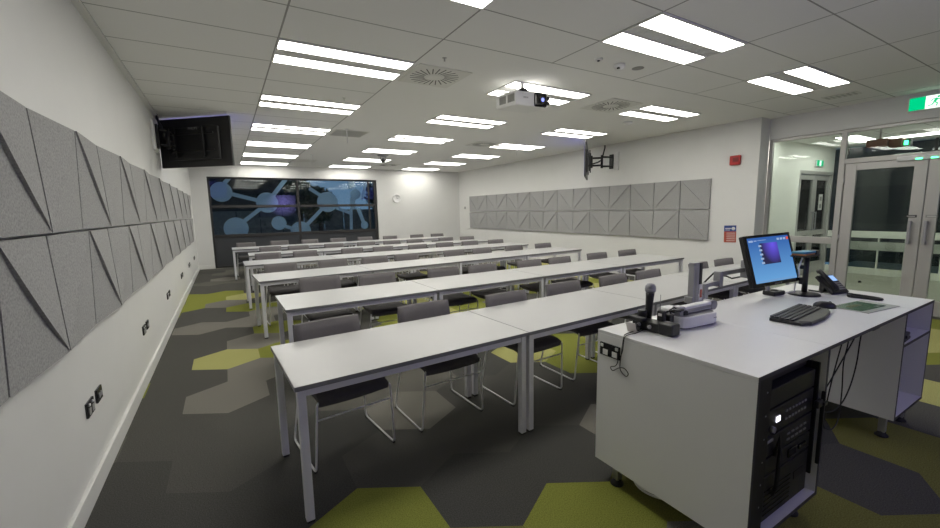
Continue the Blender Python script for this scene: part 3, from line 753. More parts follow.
CH_ROWS = [
 [(.043, -.984, .12), (.79, -.92, .05), (1.555, -.965, .04), (2.30, -.885, .0), (3.02, -.88, .04), (3.61, -.88, .02), (4.64, -.86, .05), (5.27, -.84, .0)],
 [(.37, .98, .03), (.99, .84, 0), (1.84, .8, .02), (2.39, .73, 0), (3.17, .72, .03), (3.75, .72, .04), (4.61, .78, 0), (5.34, .78, .02)],
 [(.15, 2.70, .05), (.9, 2.73, .04), (1.56, 2.71, .05), (2.12, 2.72, .03), (3.08, 2.79, .05), (3.69, 2.79, .06), (4.46, 2.80, .05), (5.22, 2.80, .04)],
 [(.14, 4.62, .02), (.79, 4.62, 0), (1.68, 4.55, .02), (2.3, 4.46, -.02), (3.07, 4.42, .02), (3.76, 4.48, .0), (4.41, 4.45, .02), (5.12, 4.42, 0)],
 [(.32, 6.26, -.02), (.88, 6.11, -.03), (1.66, 6.08, -.02), (2.42, 6.06, -.0), (3.07, 6.04, -.02), (3.69, 6.04, -.03), (4.61, 6.06, 0), (5.25, 6.02, -.02)],
 [(-.08, 8.17, .02), (.73, 8.35, .0), (1.48, 8.2, .02), (2.26, 8.24, 0), (2.99, 8.07, .02), (3.73, 8.0, 0), (4.58, 7.95, .02), (5.28, 7.95, 0)]]
RN = ['front row of tables', 'second row of tables', 'third row of tables', 'fourth row of tables', 'fifth row of tables', 'back row of tables']
c0 = make_chair()
first = True
for r_, row in enumerate(CH_ROWS):
    for k, (x, y, a) in enumerate(row):
        o = c0 if first else copy_tree(c0); first = False
        o.rotation_euler = (0, 0, a)
        o.location = (x+.22*math.sin(a), y-.22*math.cos(a), 0)
        tag(o, 'grey fabric chair, %s from the left wall at the %s' % (ORD[k], RN[r_]), 'chair', 'chairs at the %s' % RN[r_])

# ------------------------------------------------------------------ tables
def make_table(Lt, D, zt=.716):
    t = thing('table', 'x', 'table')
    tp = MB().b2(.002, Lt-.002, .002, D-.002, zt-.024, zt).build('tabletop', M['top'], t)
    MB().b2(.0, Lt, 0, .003, zt-.0235, zt-.001).b2(0, Lt, D-.003, D, zt-.0235, zt-.001).b2(0, .003, .003, D-.003, zt-.0235, zt-.001).b2(Lt-.003, Lt, .003, D-.003, zt-.0235, zt-.001).build('edge_band', M['edge'], tp)
    i_ = .012
    MB().b2(i_+.04, Lt-i_-.04, i_+.005, i_+.033, zt-.062, zt-.0245, .002).b2(i_+.04, Lt-i_-.04, D-i_-.033, D-i_-.005, zt-.062, zt-.0245, .002).b2(i_+.005, i_+.033, i_+.04, D-i_-.04, zt-.062, zt-.0245, .002).b2(Lt-i_-.033, Lt-i_-.005, i_+.04, D-i_-.04, zt-.062, zt-.0245, .002).build('apron', M['frame'], t)
    for x in (i_, Lt-i_-.04):
        for y in (i_, D-i_-.04):
            l = MB().b2(x, x+.04, y, y+.04, .012, zt-.0245, .003).build('leg', M['frame'], t)
            MB().b2(x+.003, x+.037, y+.003, y+.037, 0, .012).build('foot', M['rubber'], l)
    return t
ROWS = [(-.284, -1.843, .050, 1.453), (-.12, -.138, .016, 1.448), (-.205, 1.645, .055, 1.43), (-.285, 3.53, .008, 1.44), (-.15, 5.24, -.016, 1.40), (-.41, 7.08, .0, 1.45)]
for r_, (x0, y0, a, Lt) in enumerate(ROWS):
    proto = make_table(Lt-.003, .735)
    for k in range(4):
        o = proto if k == 0 else copy_tree(proto)
        o.location = (x0+Lt*k*math.cos(a), y0+Lt*k*math.sin(a), 0); o.rotation_euler = (0, 0, a)
        tag(o, 'white table with grey legs, %s from the left wall in the %s' % (ORD[k], RN[r_]), 'table', RN[r_])

# ------------------------------------------------------------------ teaching desk
DX0, DX1, DX2, DX3, DX4 = 1.195, 1.857, 2.96, 3.085, 3.53
DY0, DY1, DZ = -3.108, -2.325, .87
desk = thing('teaching_desk', 'white teaching desk with an open equipment bay and shelves', 'desk', (0, 0, 0))
for (a, b_) in ((DX0, DX1-.001), (DX1+.001, DX3-.001), (DX3+.001, DX4)):
    MB().b2(a, b_, DY0, DY1, DZ-.018, DZ, .0008).build('worktop', M['desk'], desk)
MB().b2(DX0+.002, DX4-.002, DY0-.002, DY0, DZ-.0175, DZ-.0005).b2(DX4-.0, DX4+.002, DY0, DY1, DZ-.0175, DZ-.0005).build('edge_band', M['edged'], desk)
def cabinet(x0, x1, z0, zs, feet):
    mb = MB(); th = .018; zt = DZ-.019
    mb.b2(x0, x0+th, DY0, DY1, z0, zt).b2(x1-th, x1, DY0, DY1, z0, zt).b2(x0+th, x1-th, DY0, DY1, z0, z0+th).b2(x0+th, x1-th, DY1-th, DY1, z0+th, zt)
    if zs: mb.b2(x0+th, x1-th, DY0+.002, DY1-th, zs-th, zs)
    c = mb.build('cabinet', M['desk'], desk)
    mb = MB(); e = DY0-.002
    mb.b2(x0+.001, x0+th-.001, e, DY0, z0, zt).b2(x1-th+.001, x1-.001, e, DY0, z0, zt).b2(x0+th, x1-th, e, DY0, z0+.001, z0+th-.001)
    if zs: mb.b2(x0+th, x1-th, e+.002, DY0+.002, zs-th+.001, zs-.001)
    mb.build('edge_band', M['edged'], c)
    if zs:
        mb = MB()
        for q in range(9):
            for yy in (DY0+.12,): mb.cyl((x1-th-.0012, yy, z0+.12+q*.04), (x1-th, yy, z0+.12+q*.04), .0065, n=8)
        for q in range(3): mb.cyl((x1-th-.0012, DY0+.16, zs+.05+q*.03), (x1-th, DY0+.16, zs+.05+q*.03), .0065, n=8)
        mb.build('shelf_pin_holes', M['vent'], c)
    for (fx, fy) in feet:
        f_ = MB().b2(fx-.018, fx+.018, fy-.018, fy+.018, .03, z0, .002).build('foot', M['grey'], desk)
        MB().lathe([(.035, 0), (.035, .008), (.022, .02), (.018, .035), (.002, .035)], (fx, fy, 0), 16).build('foot_pad', M['rubber'], f_)
cabinet(DX0, DX1, .125, 0, ((1.255, -2.43), (1.255, -3.04), (1.80, -3.03), (1.80, -2.43)))
cabinet(DX2, DX4, .175, .66, ((3.10, -3.03), (3.46, -3.03), (3.10, -2.43), (3.46, -2.43)))
# power outlet set into the end panel
po = MB().b2(DX0-.008, DX0, -2.476, -2.346, .738, .808, .003).build('power_outlet', M['blackg'], desk)
for y in (-2.445, -2.385): MB().b2(DX0-.011, DX0-.008, y-.016, y+.016, .745, .775, .002).build('socket', M['paper'], po)
for y in (-2.458, -2.362): MB().b2(DX0-.012, DX0-.008, y-.009, y+.009, .785, .802, .003).build('switch', M['white'], po)
# control panel set flush in the worktop
cp = thing('control_panel', 'grey touch control panel with a dark green screen set in the desktop', 'control panel', (2.93, -2.925, DZ), rotz=math.radians(-7))
MB().b2(-.19, .19, -.098, .098, 0, .004, .002).build('bezel', M['panelgrey'], cp)
MB().b2(-.175, .115, -.06, .085, .004, .0055).build('screen', M['pgreen'], cp)
mb = MB()
for q in range(3): mb.box((-.10+q*.045, .03, .006), (.03, .03, .001))
mb.build('button', mat('panel_key', (.13, .12, .05), .5), cp)
MB().box((.06, -.04, .006), (.07, .02, .001)).build('status_tile', M['black'], cp)

# equipment rack and its units
rk = thing('equipment_rack', 'black equipment rack frame inside the open desk bay', 'rack', (0, 0, 0))
mb = MB(); rx0, rx1, ry = 1.215, 1.80, -3.098
mb.b2(rx0, 1.335, ry, ry+.02, .145, .848, .002).b2(1.788, 1.80, ry, ry+.03, .25, .80, .002).b2(rx0, rx0+.02, ry+.02, -2.45, .145, .80).b2(1.785, 1.80, ry+.03, -2.45, .25, .80).b2(1.335, 1.80, ry+.05, ry+.07, .775, .848)
mb.b2(1.335, 1.785, -2.46, -2.45, .145, .8)
mb.build('frame', M['blackm'], rk)
mb = MB()
for q in range(7): mb.cyl((1.30, ry-.0015, .18+q*.1), (1.30, ry, .18+q*.1), .004, n=8)
mb.build('screw', M['grey'], rk)
MB().b2(1.812, 1.826, ry-.022, ry-.006, .30, .66, .003).build('door_edge', M['blackm'], rk)
MB().b2(1.745, 1.80, ry-.022, ry-.004, .595, .63, .005).b2(1.79, 1.825, ry-.03, ry-.012, .60, .615, .003).build('latch', M['black'], rk)
def unit(name, label, z0, z1, cat='rack unit'):
    t = thing(name, label, cat, (1.56, ry+.012, z0), group='units in the equipment rack')
    h = z1-z0
    MB().b2(-.222, .222, 0, .4, .002, h-.002, .003).build('body', M['black'], t)
    return t, h
t, h = unit('blank_unit', 'plain black blanking unit at the top of the rack', .685, .77)
t, h = unit('amplifier', 'black rack amplifier with a small lit white display', .565, .68)
MB().b2(-.135, -.10, -.0025, 0, h*.40, h*.40+.024, .001).build('display', M['wled'], t)
mb = MB()
for q in range(7):
    for r_ in range(2): mb.b2(-.05+q*.03, -.036+q*.03, -.003, 0, h*.3+r_*.035, h*.3+r_*.035+.009)
mb.build('button', M['dim'], t)
MB().cyl((-.175, 0, .03), (-.175, -.015, .03), .013, n=16).build('knob', M['grey'], t)
t, h = unit('media_switcher', 'black switching unit with a pale label under the amplifier', .47, .56)
MB().b2(-.20, -.15, -.0025, 0, h*.72, h*.72+.013).build('label_strip', M['dim'], t)
mb = MB()
for q in range(5): mb.b2(-.02+q*.04, .005+q*.04, -.003, 0, h*.55, h*.55+.008).b2(-.02+q*.04, .005+q*.04, -.003, 0, h*.25, h*.25+.008)
mb.build('button', M['grey'], t)
t, h = unit('wireless_receiver', 'black receiver unit with a cable hanging across its front', .385, .465)
MB().tube([(-.135, -.004, h), (-.14, -.02, h+.10), (-.13, -.022, h+.02), (-.135, -.02, -.05), (-.13, -.006, -.1)], .008, 8).build('cable', M['rubber'], t)
mb = MB(); mb.b2(.0, .08, -.006, 0, .02, .06, .003).b2(.10, .17, -.01, 0, .03, .05, .003); mb.build('connector', M['blackg'], t)
t, h = unit('rack_computer', 'large black computer unit at the bottom of the rack', .17, .38)
mb = MB()
for q in range(6): mb.b2(-.19, .05, -.002, 0, .03+q*.022, .034+q*.022)
mb.build('vent', M['blackg'], t); MB().b2(.08, .18, -.003, 0, .10, .14, .002).build('drive_bay', M['blackm'], t)

def cable(name, label, pts, r, mt, cat='cable', n=8, sub=3, grp=None):
    P_ = [Vector(p) for p in pts]; out = []
    for i in range(len(P_)-1):
        p0_, p1_, p2_, p3_ = P_[max(i-1, 0)], P_[i], P_[i+1], P_[min(i+2, len(P_)-1)]
        for k in range(sub+2):
            s_ = k/(sub+2)
            out.append(.5*((2*p1_)+(-p0_+p2_)*s_+(2*p0_-5*p1_+4*p2_-p3_)*s_*s_+(-p0_+3*p1_-3*p2_+p3_)*s_**3))
    out.append(P_[-1])
    return tag(MB().tube(out, r, n).build(name, mt), label, cat, grp)
cy = -2.75
cable('hanging_cable', 'wide black cable loop hanging under the middle of the desk', [(2.52, -3.03, .846), (2.42, -3.02, .74), (2.22, -3.01, .58), (2.12, -3.0, .49), (2.16, -3.0, .42), (2.32, -3.0, .375), (2.46, -3.0, .39), (2.56, -3.0, .47), (2.58, -3.01, .60), (2.56, -3.02, .74), (2.55, -3.03, .846)], .0034, M['rubber'], sub=3, grp='cables under the desk')
cable('hanging_cable', 'long thin black cable looping lowest under the desk', [(2.53, -2.97, .846), (2.45, -2.97, .70), (2.36, -2.97, .50), (2.31, -2.97, .30), (2.37, -2.97, .24), (2.46, -2.97, .215), (2.53, -2.97, .26), (2.54, -2.97, .42), (2.52, -2.97, .60), (2.56, -2.97, .72), (2.55, -2.97, .846)], .0034, M['rubber'], sub=3, grp='cables under the desk')
t = thing('cable_tray', 'short black cable clip strip under the front desk edge', 'cable clip', (2.60, -3.05, DZ-.019))
MB().b2(-.16, .16, -.02, .02, -.022, 0, .004).build('strip', M['black'], t); MB().b2(-.05, .05, -.025, .025, -.04, -.02, .006).build('clip', M['black'], t)
cable('cable_coil', 'coil of white cable lying under the near end of the desk', [(1.43+.13*math.cos(a*.35), -2.57+.13*math.sin(a*.35), .012+.0009*a) for a in range(54)], .006, M['white'], sub=1)
cable('power_lead', 'thin black lead looping from the outlet up to the desk top', [(DX0-.012, -2.470, .765), (DX0-.02, -2.475, .735), (DX0-.012, -2.455, .705), (DX0-.012, -2.425, .69), (DX0-.012, -2.44, .675), (DX0-.012, -2.475, .70), (DX0-.012, -2.51, .71), (DX0-.012, -2.535, .69), (DX0-.012, -2.52, .672), (DX0-.012, -2.485, .70), (DX0-.012, -2.49, .78), (DX0-.010, -2.50, .868), (DX0+.03, -2.485, .878), (1.36, -2.47, .876)], .0022, M['rubber'], sub=3)

# keyboard
kb = thing('keyboard', 'black ergonomic keyboard with palm rest on the desk', 'keyboard', (2.35, -2.81, DZ), rotz=math.radians(4.5))
MB().prism([(-.25, -.07), (-.19, -.10), (.0, -.108), (.17, -.09), (.245, -.06), (.25, .07), (.2, .088), (-.2, .088), (-.25, .075)], .003, .018).build('body', M['black'], kb)
mb = MB()
for r_ in range(5):
    for k in range(17):
        mb.box((-.222+k*.0275, .07-r_*.0235, .0215+.0008*(5-r_)), (.023, .019, .007), .002, seg=1)
mb.build('keys', mat('key_cap', (.028, .028, .03), .45), kb)
MB().prism([(-.235, -.055), (-.19, -.098), (0, -.106), (.17, -.088), (.24, -.055)], .018, .022).build('palm_rest', M['shell'], kb)
ms = thing('mouse', 'black wireless mouse beside the keyboard', 'mouse', (2.70, -2.80, DZ), rotz=math.radians(-62))
mb = MB()
pr = [(.0, .040), (.35, .037), (.7, .027), (.92, .013), (1.0, .004)]
rings = []
for s_, z in ((1.0, .002), (1.0, .012), (.93, .023), (.75, .033), (.45, .039), (.1, .041)):
    rings.append([mb.bm.verts.new((.058*s_*math.cos(a*PI/12)*(1), .036*s_*math.sin(a*PI/12)*(1-.12*math.cos(a*PI/12)), z)) for a in range(24)])
for A, B in zip(rings, rings[1:]):
    for j in range(24):
        f_ = mb.bm.faces.new((A[j], A[(j+1) % 24], B[(j+1) % 24], B[j])); f_.smooth = True
mb.bm.faces.new(rings[0][::-1]); mb.bm.faces.new(rings[-1]); mb.build('body', M['black'], ms)
MB().cyl((.025, -.004, .036), (.025, .004, .036), .009, n=14).build('scroll_wheel', M['dim'], ms)

# monitor on its arm
mn = thing('monitor', 'black monitor showing a blue desktop, tilted back above the desk', 'monitor', (2.792, -2.45, 1.138), rot=(math.radians(-15.3), math.radians(-1.4), math.radians(-8.1)))
Wm, Hm = .50, .36
MB().b2(-Wm/2, Wm/2, -.0, .03, -Hm/2, Hm/2, .006).b2(-.16, .16, .03, .055, -.13, .13, .012).build('housing', M['black'], mn)
bz = MB()
for (x0, x1, z0, z1) in ((-Wm/2, Wm/2, Hm/2-.018, Hm/2), (-Wm/2, Wm/2, -Hm/2, -Hm/2+.026), (-Wm/2, -Wm/2+.03, -Hm/2+.026, Hm/2-.018), (Wm/2-.018, Wm/2, -Hm/2+.026, Hm/2-.018)):
    bz.b2(x0, x1, -.006, 0, z0, z1)
bz.build('bezel', M['blackg'], mn)
scm = bpy.data.materials.new('desktop_picture'); scm.use_nodes = True; nt = scm.node_tree; N = nt.nodes; L = nt.links
N.remove(N['Principled BSDF']); e = N.new('ShaderNodeEmission'); tc = N.new('ShaderNodeTexCoord'); sxz = N.new('ShaderNodeSeparateXYZ'); L.new(tc.outputs['Object'], sxz.inputs[0])
mr = N.new('ShaderNodeMapRange'); mr.inputs[1].default_value = -.17; mr.inputs[2].default_value = .17; L.new(sxz.outputs[2], mr.inputs[0])
cr = N.new('ShaderNodeValToRGB'); cr.color_ramp.elements[0].color = (.16, .42, .78, 1); cr.color_ramp.elements[1].color = (.035, .12, .42, 1); L.new(mr.outputs[0], cr.inputs[0]); L.new(cr.outputs[0], e.inputs[0]); e.inputs[1].default_value = .62
L.new(e.outputs[0], N['Material Output'].inputs[0])
sc_ = MB().b2(-Wm/2+.024, Wm/2-.017, -.0025, -.0005, -Hm/2+.025, Hm/2-.017).build('screen', scm, mn)
wm = bpy.data.materials.new('slide_picture'); wm.use_nodes = True; nt = wm.node_tree; N = nt.nodes; L = nt.links
N.remove(N['Principled BSDF']); e = N.new('ShaderNodeEmission'); tc = N.new('ShaderNodeTexCoord'); mp = N.new('ShaderNodeMapping'); mp.inputs['Location'].default_value = (-.32, 0, -.75); mp.inputs['Scale'].default_value = (8, .001, 7)
gr = N.new('ShaderNodeTexGradient'); gr.gradient_type = 'SPHERICAL'; cr = N.new('ShaderNodeValToRGB'); cr.color_ramp.elements[0].color = (.02, .02, .05, 1); cr.color_ramp.elements[1].color = (.10, .07, .55, 1)
L.new(tc.outputs['Object'], mp.inputs[0]); L.new(mp.outputs[0], gr.inputs[0]); L.new(gr.outputs['Fac'], cr.inputs[0]); L.new(cr.outputs[0], e.inputs[0]); L.new(e.outputs[0], N['Material Output'].inputs[0])
MB().b2(-.095, .095, -.0035, -.0026, -.03, .12).build('slide_window', wm, sc_)
mb = MB()
for q in range(5): mb.b2(-.112, -.082, -.0042, -.0036, .095-q*.03, .108-q*.03)
mb.b2(-.205, -.16, -.0042, -.0036, .132, .145).b2(-.15, -.12, -.0042, -.0036, .137, .143).b2(-.11, -.02, -.0042, -.0036, .140, .143)
mb.b2(.10, .125, -.0042, -.0036, .132, .147).b2(.135, .16, -.0042, -.0036, .132, .147).b2(.17, .195, -.0042, -.0036, .132, .147)
mb.build('screen_symbols', emis('icon_light', (.45, .6, .9), .5), sc_)
MB().b2(.205, .228, -.0042, -.0036, .13, .15).build('screen_mark', emis('icon_red', (.6, .08, .05), .8), sc_)
mb = MB(); mb.b2(-.22, .23, -.0042, -.0036, -.152, -.138).build('taskbar', emis('taskbar_blue', (.16, .33, .6), .7), sc_)
mb = MB()
for q in range(5): mb.b2(-.03+q*.016, -.02+q*.016, -.0075, -.006, -Hm/2+.008, -Hm/2+.014)
mb.build('button', M['dim'], mn)
st = MB().cyl((2.82, -2.43, .905), (2.82, -2.425, .99), .013, n=12).b2(2.79, 2.85, -2.44, -2.405, .965, 1.0, .004).build('mount', M['grey'])
st.parent = mn; st.matrix_parent_inverse = mn.matrix_basis.inverted() if False else Matrix.Identity(4)
# (mount is built in world space: bring it into the monitor's space)
mw = Matrix.Translation(mn.location) @ mn.rotation_euler.to_matrix().to_4x4()
st.data.transform(mw.inverted())
ab = thing('adapter_box', 'small black box under the monitor on the desk', 'adapter', (2.89, -2.44, DZ), rotz=math.radians(-6))
MB().box((0, 0, .016), (.13, .085, .032), .008).build('body', M['black'], ab); MB().lathe([(.03, .03), (.026, .036), (.016, .04), (.002, .04)], n=16).build('socket', M['blackm'], ab)
# grey post with jointed arm
ps = thing('mounting_post', 'grey aluminium post with a jointed arm behind the document camera', 'post', (2.18, -2.262, .62))
MB().b2(-.050, .012, -.03, .012, .0, .53, .005).build('post', M['grey'], ps)
MB().b2(-.040, -.018, -.0315, -.03, .02, .52).build('groove', M['dim'], ps)
MB().b2(.0125, .046, -.03, .012, .38, .525, .004).build('clamp', M['black'], ps)
MB().b2(.0125, .046, -.033, -.0305, .27, .38).build('label_plate', M['paper'], ps)
MB().b2(.02, .042, -.0345, -.033, .29, .345).build('label_print', M['redink'], ps)
MB().b2(-.055, .08, -.028, .03, .255, .30, .004).build('bracket', M['grey'], ps)
MB().box((.115, .0, .31), (.05, .05, .13), .006).box((.20, .0, .358), (.17, .032, .030), .004).box((.30, .0, .385), (.045, .05, .11), .006).box((.45, -.01, .425), (.30, .038, .034), .005).box((.615, -.02, .43), (.035, .05, .13), .006).build('arm', M['grey'], ps)
MB().tube([(.045, .0, .44), (.08, .02, .42), (.11, .03, .37), (.16, .04, .345), (.25, .05, .38), (.31, .04, .42), (.38, .04, .40), (.46, .03, .385), (.54, .03, .36), (.66, .0, .37)], .006, 8).build('cable', M['rubber'], ps)
MB().b2(-.055, .03, -.064, -.031, .18, .228, .003).build('desk_clamp', M['grey'], ps)

# document camera
dc = thing('document_camera', 'white folded document camera with rounded base on the desk', 'document camera', (1.685, -2.545, DZ), rotz=math.radians(-5))
def pill(mb, L_, W_, z0, z1, inset=0, n=10, cx=0, cy=0):
    r = W_/2-inset; P_ = []
    for k in range(n+1): P_.append((cx+L_/2-W_/2+r*math.cos(-PI/2+PI*k/n), cy+r*math.sin(-PI/2+PI*k/n)))
    for k in range(n+1): P_.append((cx-L_/2+W_/2+r*math.cos(PI/2+PI*k/n), cy+r*math.sin(PI/2+PI*k/n)))
    mb.prism(P_, z0, z1); return mb
mb = MB(); pill(mb, .33, .14, .008, .062); pill(mb, .325, .135, .062, .066); mb.build('base', M['white'], dc)
mb = MB(); pill(mb, .30, .12, .0, .008); mb.build('base_pad', M['rubber'], dc)
mb = MB(); pill(mb, .30, .11, .066, .0675); mb.build('tray', M['dim'], dc)
MB().box((-.115, .05, .052), (.11, .09, .104), .025, seg=3).build('hub', M['white'], dc)
mm = Matrix.Translation((.02, .005, .09)) @ Matrix.Rotation(math.radians(3), 4, 'Z')
MB().box((.02, .0, .0), (.25, .05, .042), .012, m=mm, seg=3).build('arm', M['white'], dc)
MB().box((.02, -.0255, -.002), (.25, .003, .016), .001, m=mm).build('arm_slot', M['grey'], dc)
MB().cyl((.155, -.03, .0), (.155, .03, .0), .026, n=20, m=mm).build('camera_head', M['grey'], dc)
MB().box((-.125, .0, -.004), (.05, .055, .06), .012, m=mm).build('hinge', M['grey'], dc)
MB().box((-.085, -.01, .078), (.035, .05, .025), .006).build('clip', M['black'], dc)
MB().box((.105, -.071, .04), (.026, .0015, .004)).build('lettering', M['dim'], dc)

# microphone in its charging dock
dk = thing('charging_dock', 'black microphone charging dock with a square end on the desk', 'charging dock', (1.395, -2.51, DZ))
dk.scale = (.86, .9, .95)
MB().box((.015, .025, .028), (.10, .17, .052), .008, m=Matrix.Rotation(math.radians(4), 4, 'Z')).build('tray', M['black'], dk)
MB().box((.01, -.10, .034), (.085, .09, .066), .012, seg=3).build('end_block', M['black'], dk)
MB().box((-.045, .07, .065), (.05, .10, .02), .006).lathe([(.026, .0), (.03, .02), (.026, .05), (.02, .05)], (.03, .09, .05), 16).build('cradle', M['blackm'], dk)
for y in (-.02, .05): MB().cyl((-.05, y, .036), (-.062, y, .036), .010, n=14).build('knob', M['grey'], dk)
mi = thing('microphone', 'handheld black microphone with a grey ball grille standing upright', 'microphone', (1.465, -2.435, DZ+.03), rot=(math.radians(1), math.radians(2), 0))
MB().lathe([(.010, 0), (.0165, .002), (.018, .05), (.021, .13), (.023, .155)], n=24).build('handle', M['black'], mi)
MB().lathe([(.021, .155), (.027, .163), (.029, .175), (.027, .192), (.018, .205), (.003, .209)], n=24).build('grille', M['mesh'], mi)
MB().lathe([(.0285, .172), (.0295, .175), (.0285, .178)], n=24).build('ring', M['grey'], mi)
bp_ = thing('belt_transmitter', 'black pocket transmitter with thin upright aerial in the dock', 'radio transmitter', (1.45, -2.525, DZ+.055))
MB().box((0, 0, .02), (.026, .04, .06), .006).build('body', M['black'], bp_); MB().cyl((0, .01, .045), (.0, .01, .135), .0022, n=8).build('aerial', M['grey'], bp_); MB().box((-.0135, 0, .03), (.002, .02, .014)).build('display', M['paper'], bp_)
cl = thing('lapel_microphone', 'tangle of black lapel microphone lead and clip behind the dock', 'microphone', (1.49, -2.56, DZ+.05))
MB().tube([(0, .0, .02), (.02, .03, .05), (.06, .03, .06), (.07, .0, .045), (.04, -.02, .05), (.0, -.01, .06), (-.02, .02, .05), (.03, .05, .03)], .004, 6).build('lead', M['rubber'], cl)
MB().box((.04, .0, .052), (.09, .025, .014), .004).box((.0, .02, .0), (.04, .04, .07), .006).build('clip', M['black'], cl)
sg_ = thing('sign_holder', 'small clear tilted card holder at the desk corner', 'card holder', (1.29, -2.47, DZ), rotz=math.radians(15))
MB().box((0, 0, .035), (.003, .05, .065), .001, m=Matrix.Rotation(math.radians(-28), 4, 'Y')).build('card', mat('pale_card', (.66, .62, .60), .3), sg_); MB().box((.03, -.02, .02), (.05, .03, .03), .005, m=Matrix.Rotation(.5, 4, 'Z')).build('clip', M['black'], sg_)
cable('dock_lead', 'pair of thin leads running from the dock over the desk corner', [(1.345, -2.50, .885), (1.28, -2.50, .876), (1.23, -2.495, .875), (1.185, -2.505, .868), (1.184, -2.497, .80), (1.184, -2.482, .76)], .002, M['rubber'])

# stand with folders, phone
sd = thing('pole_stand', 'black round-based pole stand with a small top tray', 'stand', (3.06, -2.56, DZ))
MB().lathe([(.095, 0), (.095, .008), (.085, .014), (.03, .02), (.02, .022)], n=32).build('base', M['black'], sd)
MB().cyl((0, 0, .02), (0, 0, .275), .017, n=16).box((0, .02, .10), (.03, .03, .05), .005).box((0, .02, .2), (.03, .03, .03), .005).build('pole', M['black'], sd)
MB().box((-.005, .01, .285), (.22, .10, .012), .004).box((.08, -.01, .30), (.05, .05, .04), .006).build('tray', M['black'], sd)
MB().tube([(-.02, .02, .27), (-.04, .03, .2), (-.025, .03, .14), (-.045, .04, .08), (-.03, .05, .02), (-.1, .09, .006)], .005, 8).build('cable', M['white'], sd)
tag(MB().box((0, 0, .006), (.17, .085, .011), .002).build('folder', M['orange'], loc=(3.02, -2.55, DZ+.2915), rotz=.05), 'orange folder lying on the stand tray', 'folder')
tag(MB().box((0, 0, .007), (.16, .08, .014), .002).build('folder', M['cyan'], loc=(3.025, -2.55, DZ+.3035), rotz=-.05), 'bright blue folder on top of the orange one', 'folder')
ph = thing('desk_phone', 'black desk telephone with a lit blue display', 'telephone', (3.29, -2.64, DZ), rotz=math.radians(-14))
ph.scale = (.82, .82, .82)
PM = Matrix.Translation((0, 0, .075)) @ Matrix.Rotation(math.radians(42), 4, 'X')
MB().box((0, 0, 0), (.20, .20, .03), .008, m=PM).build('body', M['black'], ph)
MB().prism([(-.09, .02), (-.09, .13), (-.075, .13), (-.06, .02)], .0, .012).prism([(.09, .02), (.09, .13), (.075, .13), (.06, .02)], 0, .012).box((0, .045, .05), (.12, .04, .09), .006).build('foot', M['black'], ph)
MB().box((.035, .055, .0165), (.10, .06, .002), .0005, m=PM).build('display', M['phone_lcd'], ph)
mb = MB()
for q in range(4):
    for r_ in range(4): mb.box((.005+q*.022, .0-r_*.022, .018), (.016, .014, .005), .001, m=PM, seg=1)
mb.build('key', M['dim'], ph)
mb = MB(); mb.tube([(-.07, .13, .03), (-.07, .12, .045), (-.07, .03, .048), (-.07, -.06, .045), (-.07, -.09, .03)], [.02, .021, .016, .021, .02], 12, m=PM); mb.build('handset', M['black'], ph)
cable('phone_cord', 'thick black cord looped on the desk beside the telephone', [(3.24, -2.76, .885), (3.19, -2.77, .880), (3.20, -2.82, .879), (3.20, -2.90, .879), (3.215, -2.925, .879), (3.245, -2.92, .879), (3.27, -2.85, .879), (3.275, -2.78, .879), (3.26, -2.74, .884)], .0085, M['rubber'])
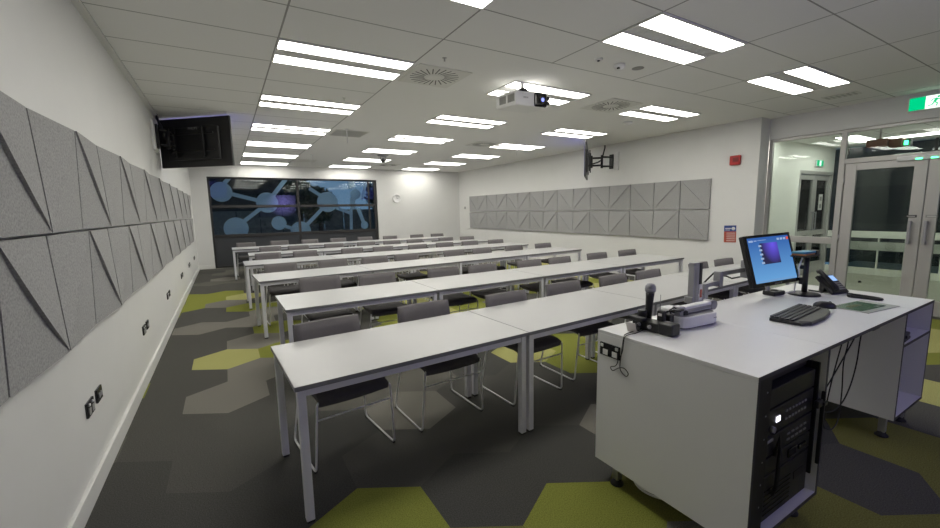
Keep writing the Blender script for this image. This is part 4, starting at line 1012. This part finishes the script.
# things on the pedestal shelves
for k, (z, lb) in enumerate(((.66, 'lower of two small black boxes on the upper desk shelf'), (.682, 'upper of two small black boxes on the upper desk shelf'))):
    tag(MB().box((0, 0, .01), (.14, .05, .02), .005).build('small_box', M['black'], loc=(3.11+k*.01, -3.07, z+.0005), rotz=.05+k*.08), lb, 'box', 'boxes on the desk shelf')
t = thing('shelf_hub', 'black box fixed under the desktop above the shelf', 'adapter', (3.13, -3.04, DZ-.019)); MB().b2(-.10, .10, -.02, .03, -.02, 0, .004).build('body', M['black'], t)
tag(MB().box((0, 0, .012), (.09, .045, .024), .01).build('cable_end', M['black'], loc=(3.2, -3.0, .1935), rotz=.3), 'black plug lying on the lowest desk shelf', 'plug')
tag(MB().lathe([(.025, 0), (.025, .02), (.018, .035), (.003, .035)], n=16).build('door_stop', M['black'], loc=(9.9, -.98, 0)), 'small dark door stop on the corridor floor', 'door stop')

# ------------------------------------------------------------------ sky, camera, view
wd = bpy.data.worlds.new('dusk'); S.world = wd; wd.use_nodes = True; nt = wd.node_tree; N = nt.nodes; L = nt.links
bg = N['Background']; tc = N.new('ShaderNodeTexCoord'); sxz = N.new('ShaderNodeSeparateXYZ'); L.new(tc.outputs['Generated'], sxz.inputs[0])
cr = N.new('ShaderNodeValToRGB'); cr.color_ramp.elements[0].color = (.10, .17, .28, 1); cr.color_ramp.elements[1].color = (.035, .085, .19, 1); cr.color_ramp.elements[1].position = .5
L.new(sxz.outputs[2], cr.inputs[0]); L.new(cr.outputs[0], bg.inputs[0]); bg.inputs[1].default_value = .85

cam = bpy.data.cameras.new('camera'); co = bpy.data.objects.new('camera', cam); COL.objects.link(co); S.camera = co
yaw, pitch, roll = math.radians(30.646), math.radians(-7.497), math.radians(-1.088)
cyw, syw = math.cos(yaw), math.sin(yaw)
fw = Vector((syw*math.cos(pitch), cyw*math.cos(pitch), math.sin(pitch))); rt = Vector((cyw, -syw, 0)); up = rt.cross(fw)
r2 = rt*math.cos(roll)+up*math.sin(roll); u2 = -rt*math.sin(roll)+up*math.cos(roll)
mw = Matrix((r2, u2, -fw)).transposed().to_4x4(); mw.translation = (-.497, -3.829, 1.522)
co.matrix_world = mw
cam.sensor_width = 36; cam.lens = 36*409.42/940; cam.clip_start = .02; cam.clip_end = 200
vs = S.view_settings; vs.view_transform = 'Standard'; vs.look = 'None'; vs.gamma = 1; vs.use_curve_mapping = False; vs.exposure = 0.54
S.cycles.max_bounces = 10; S.cycles.diffuse_bounces = 6; S.cycles.transparent_max_bounces = 16
S.cycles.use_denoising = True
S.cycles.sample_clamp_indirect = 6.0
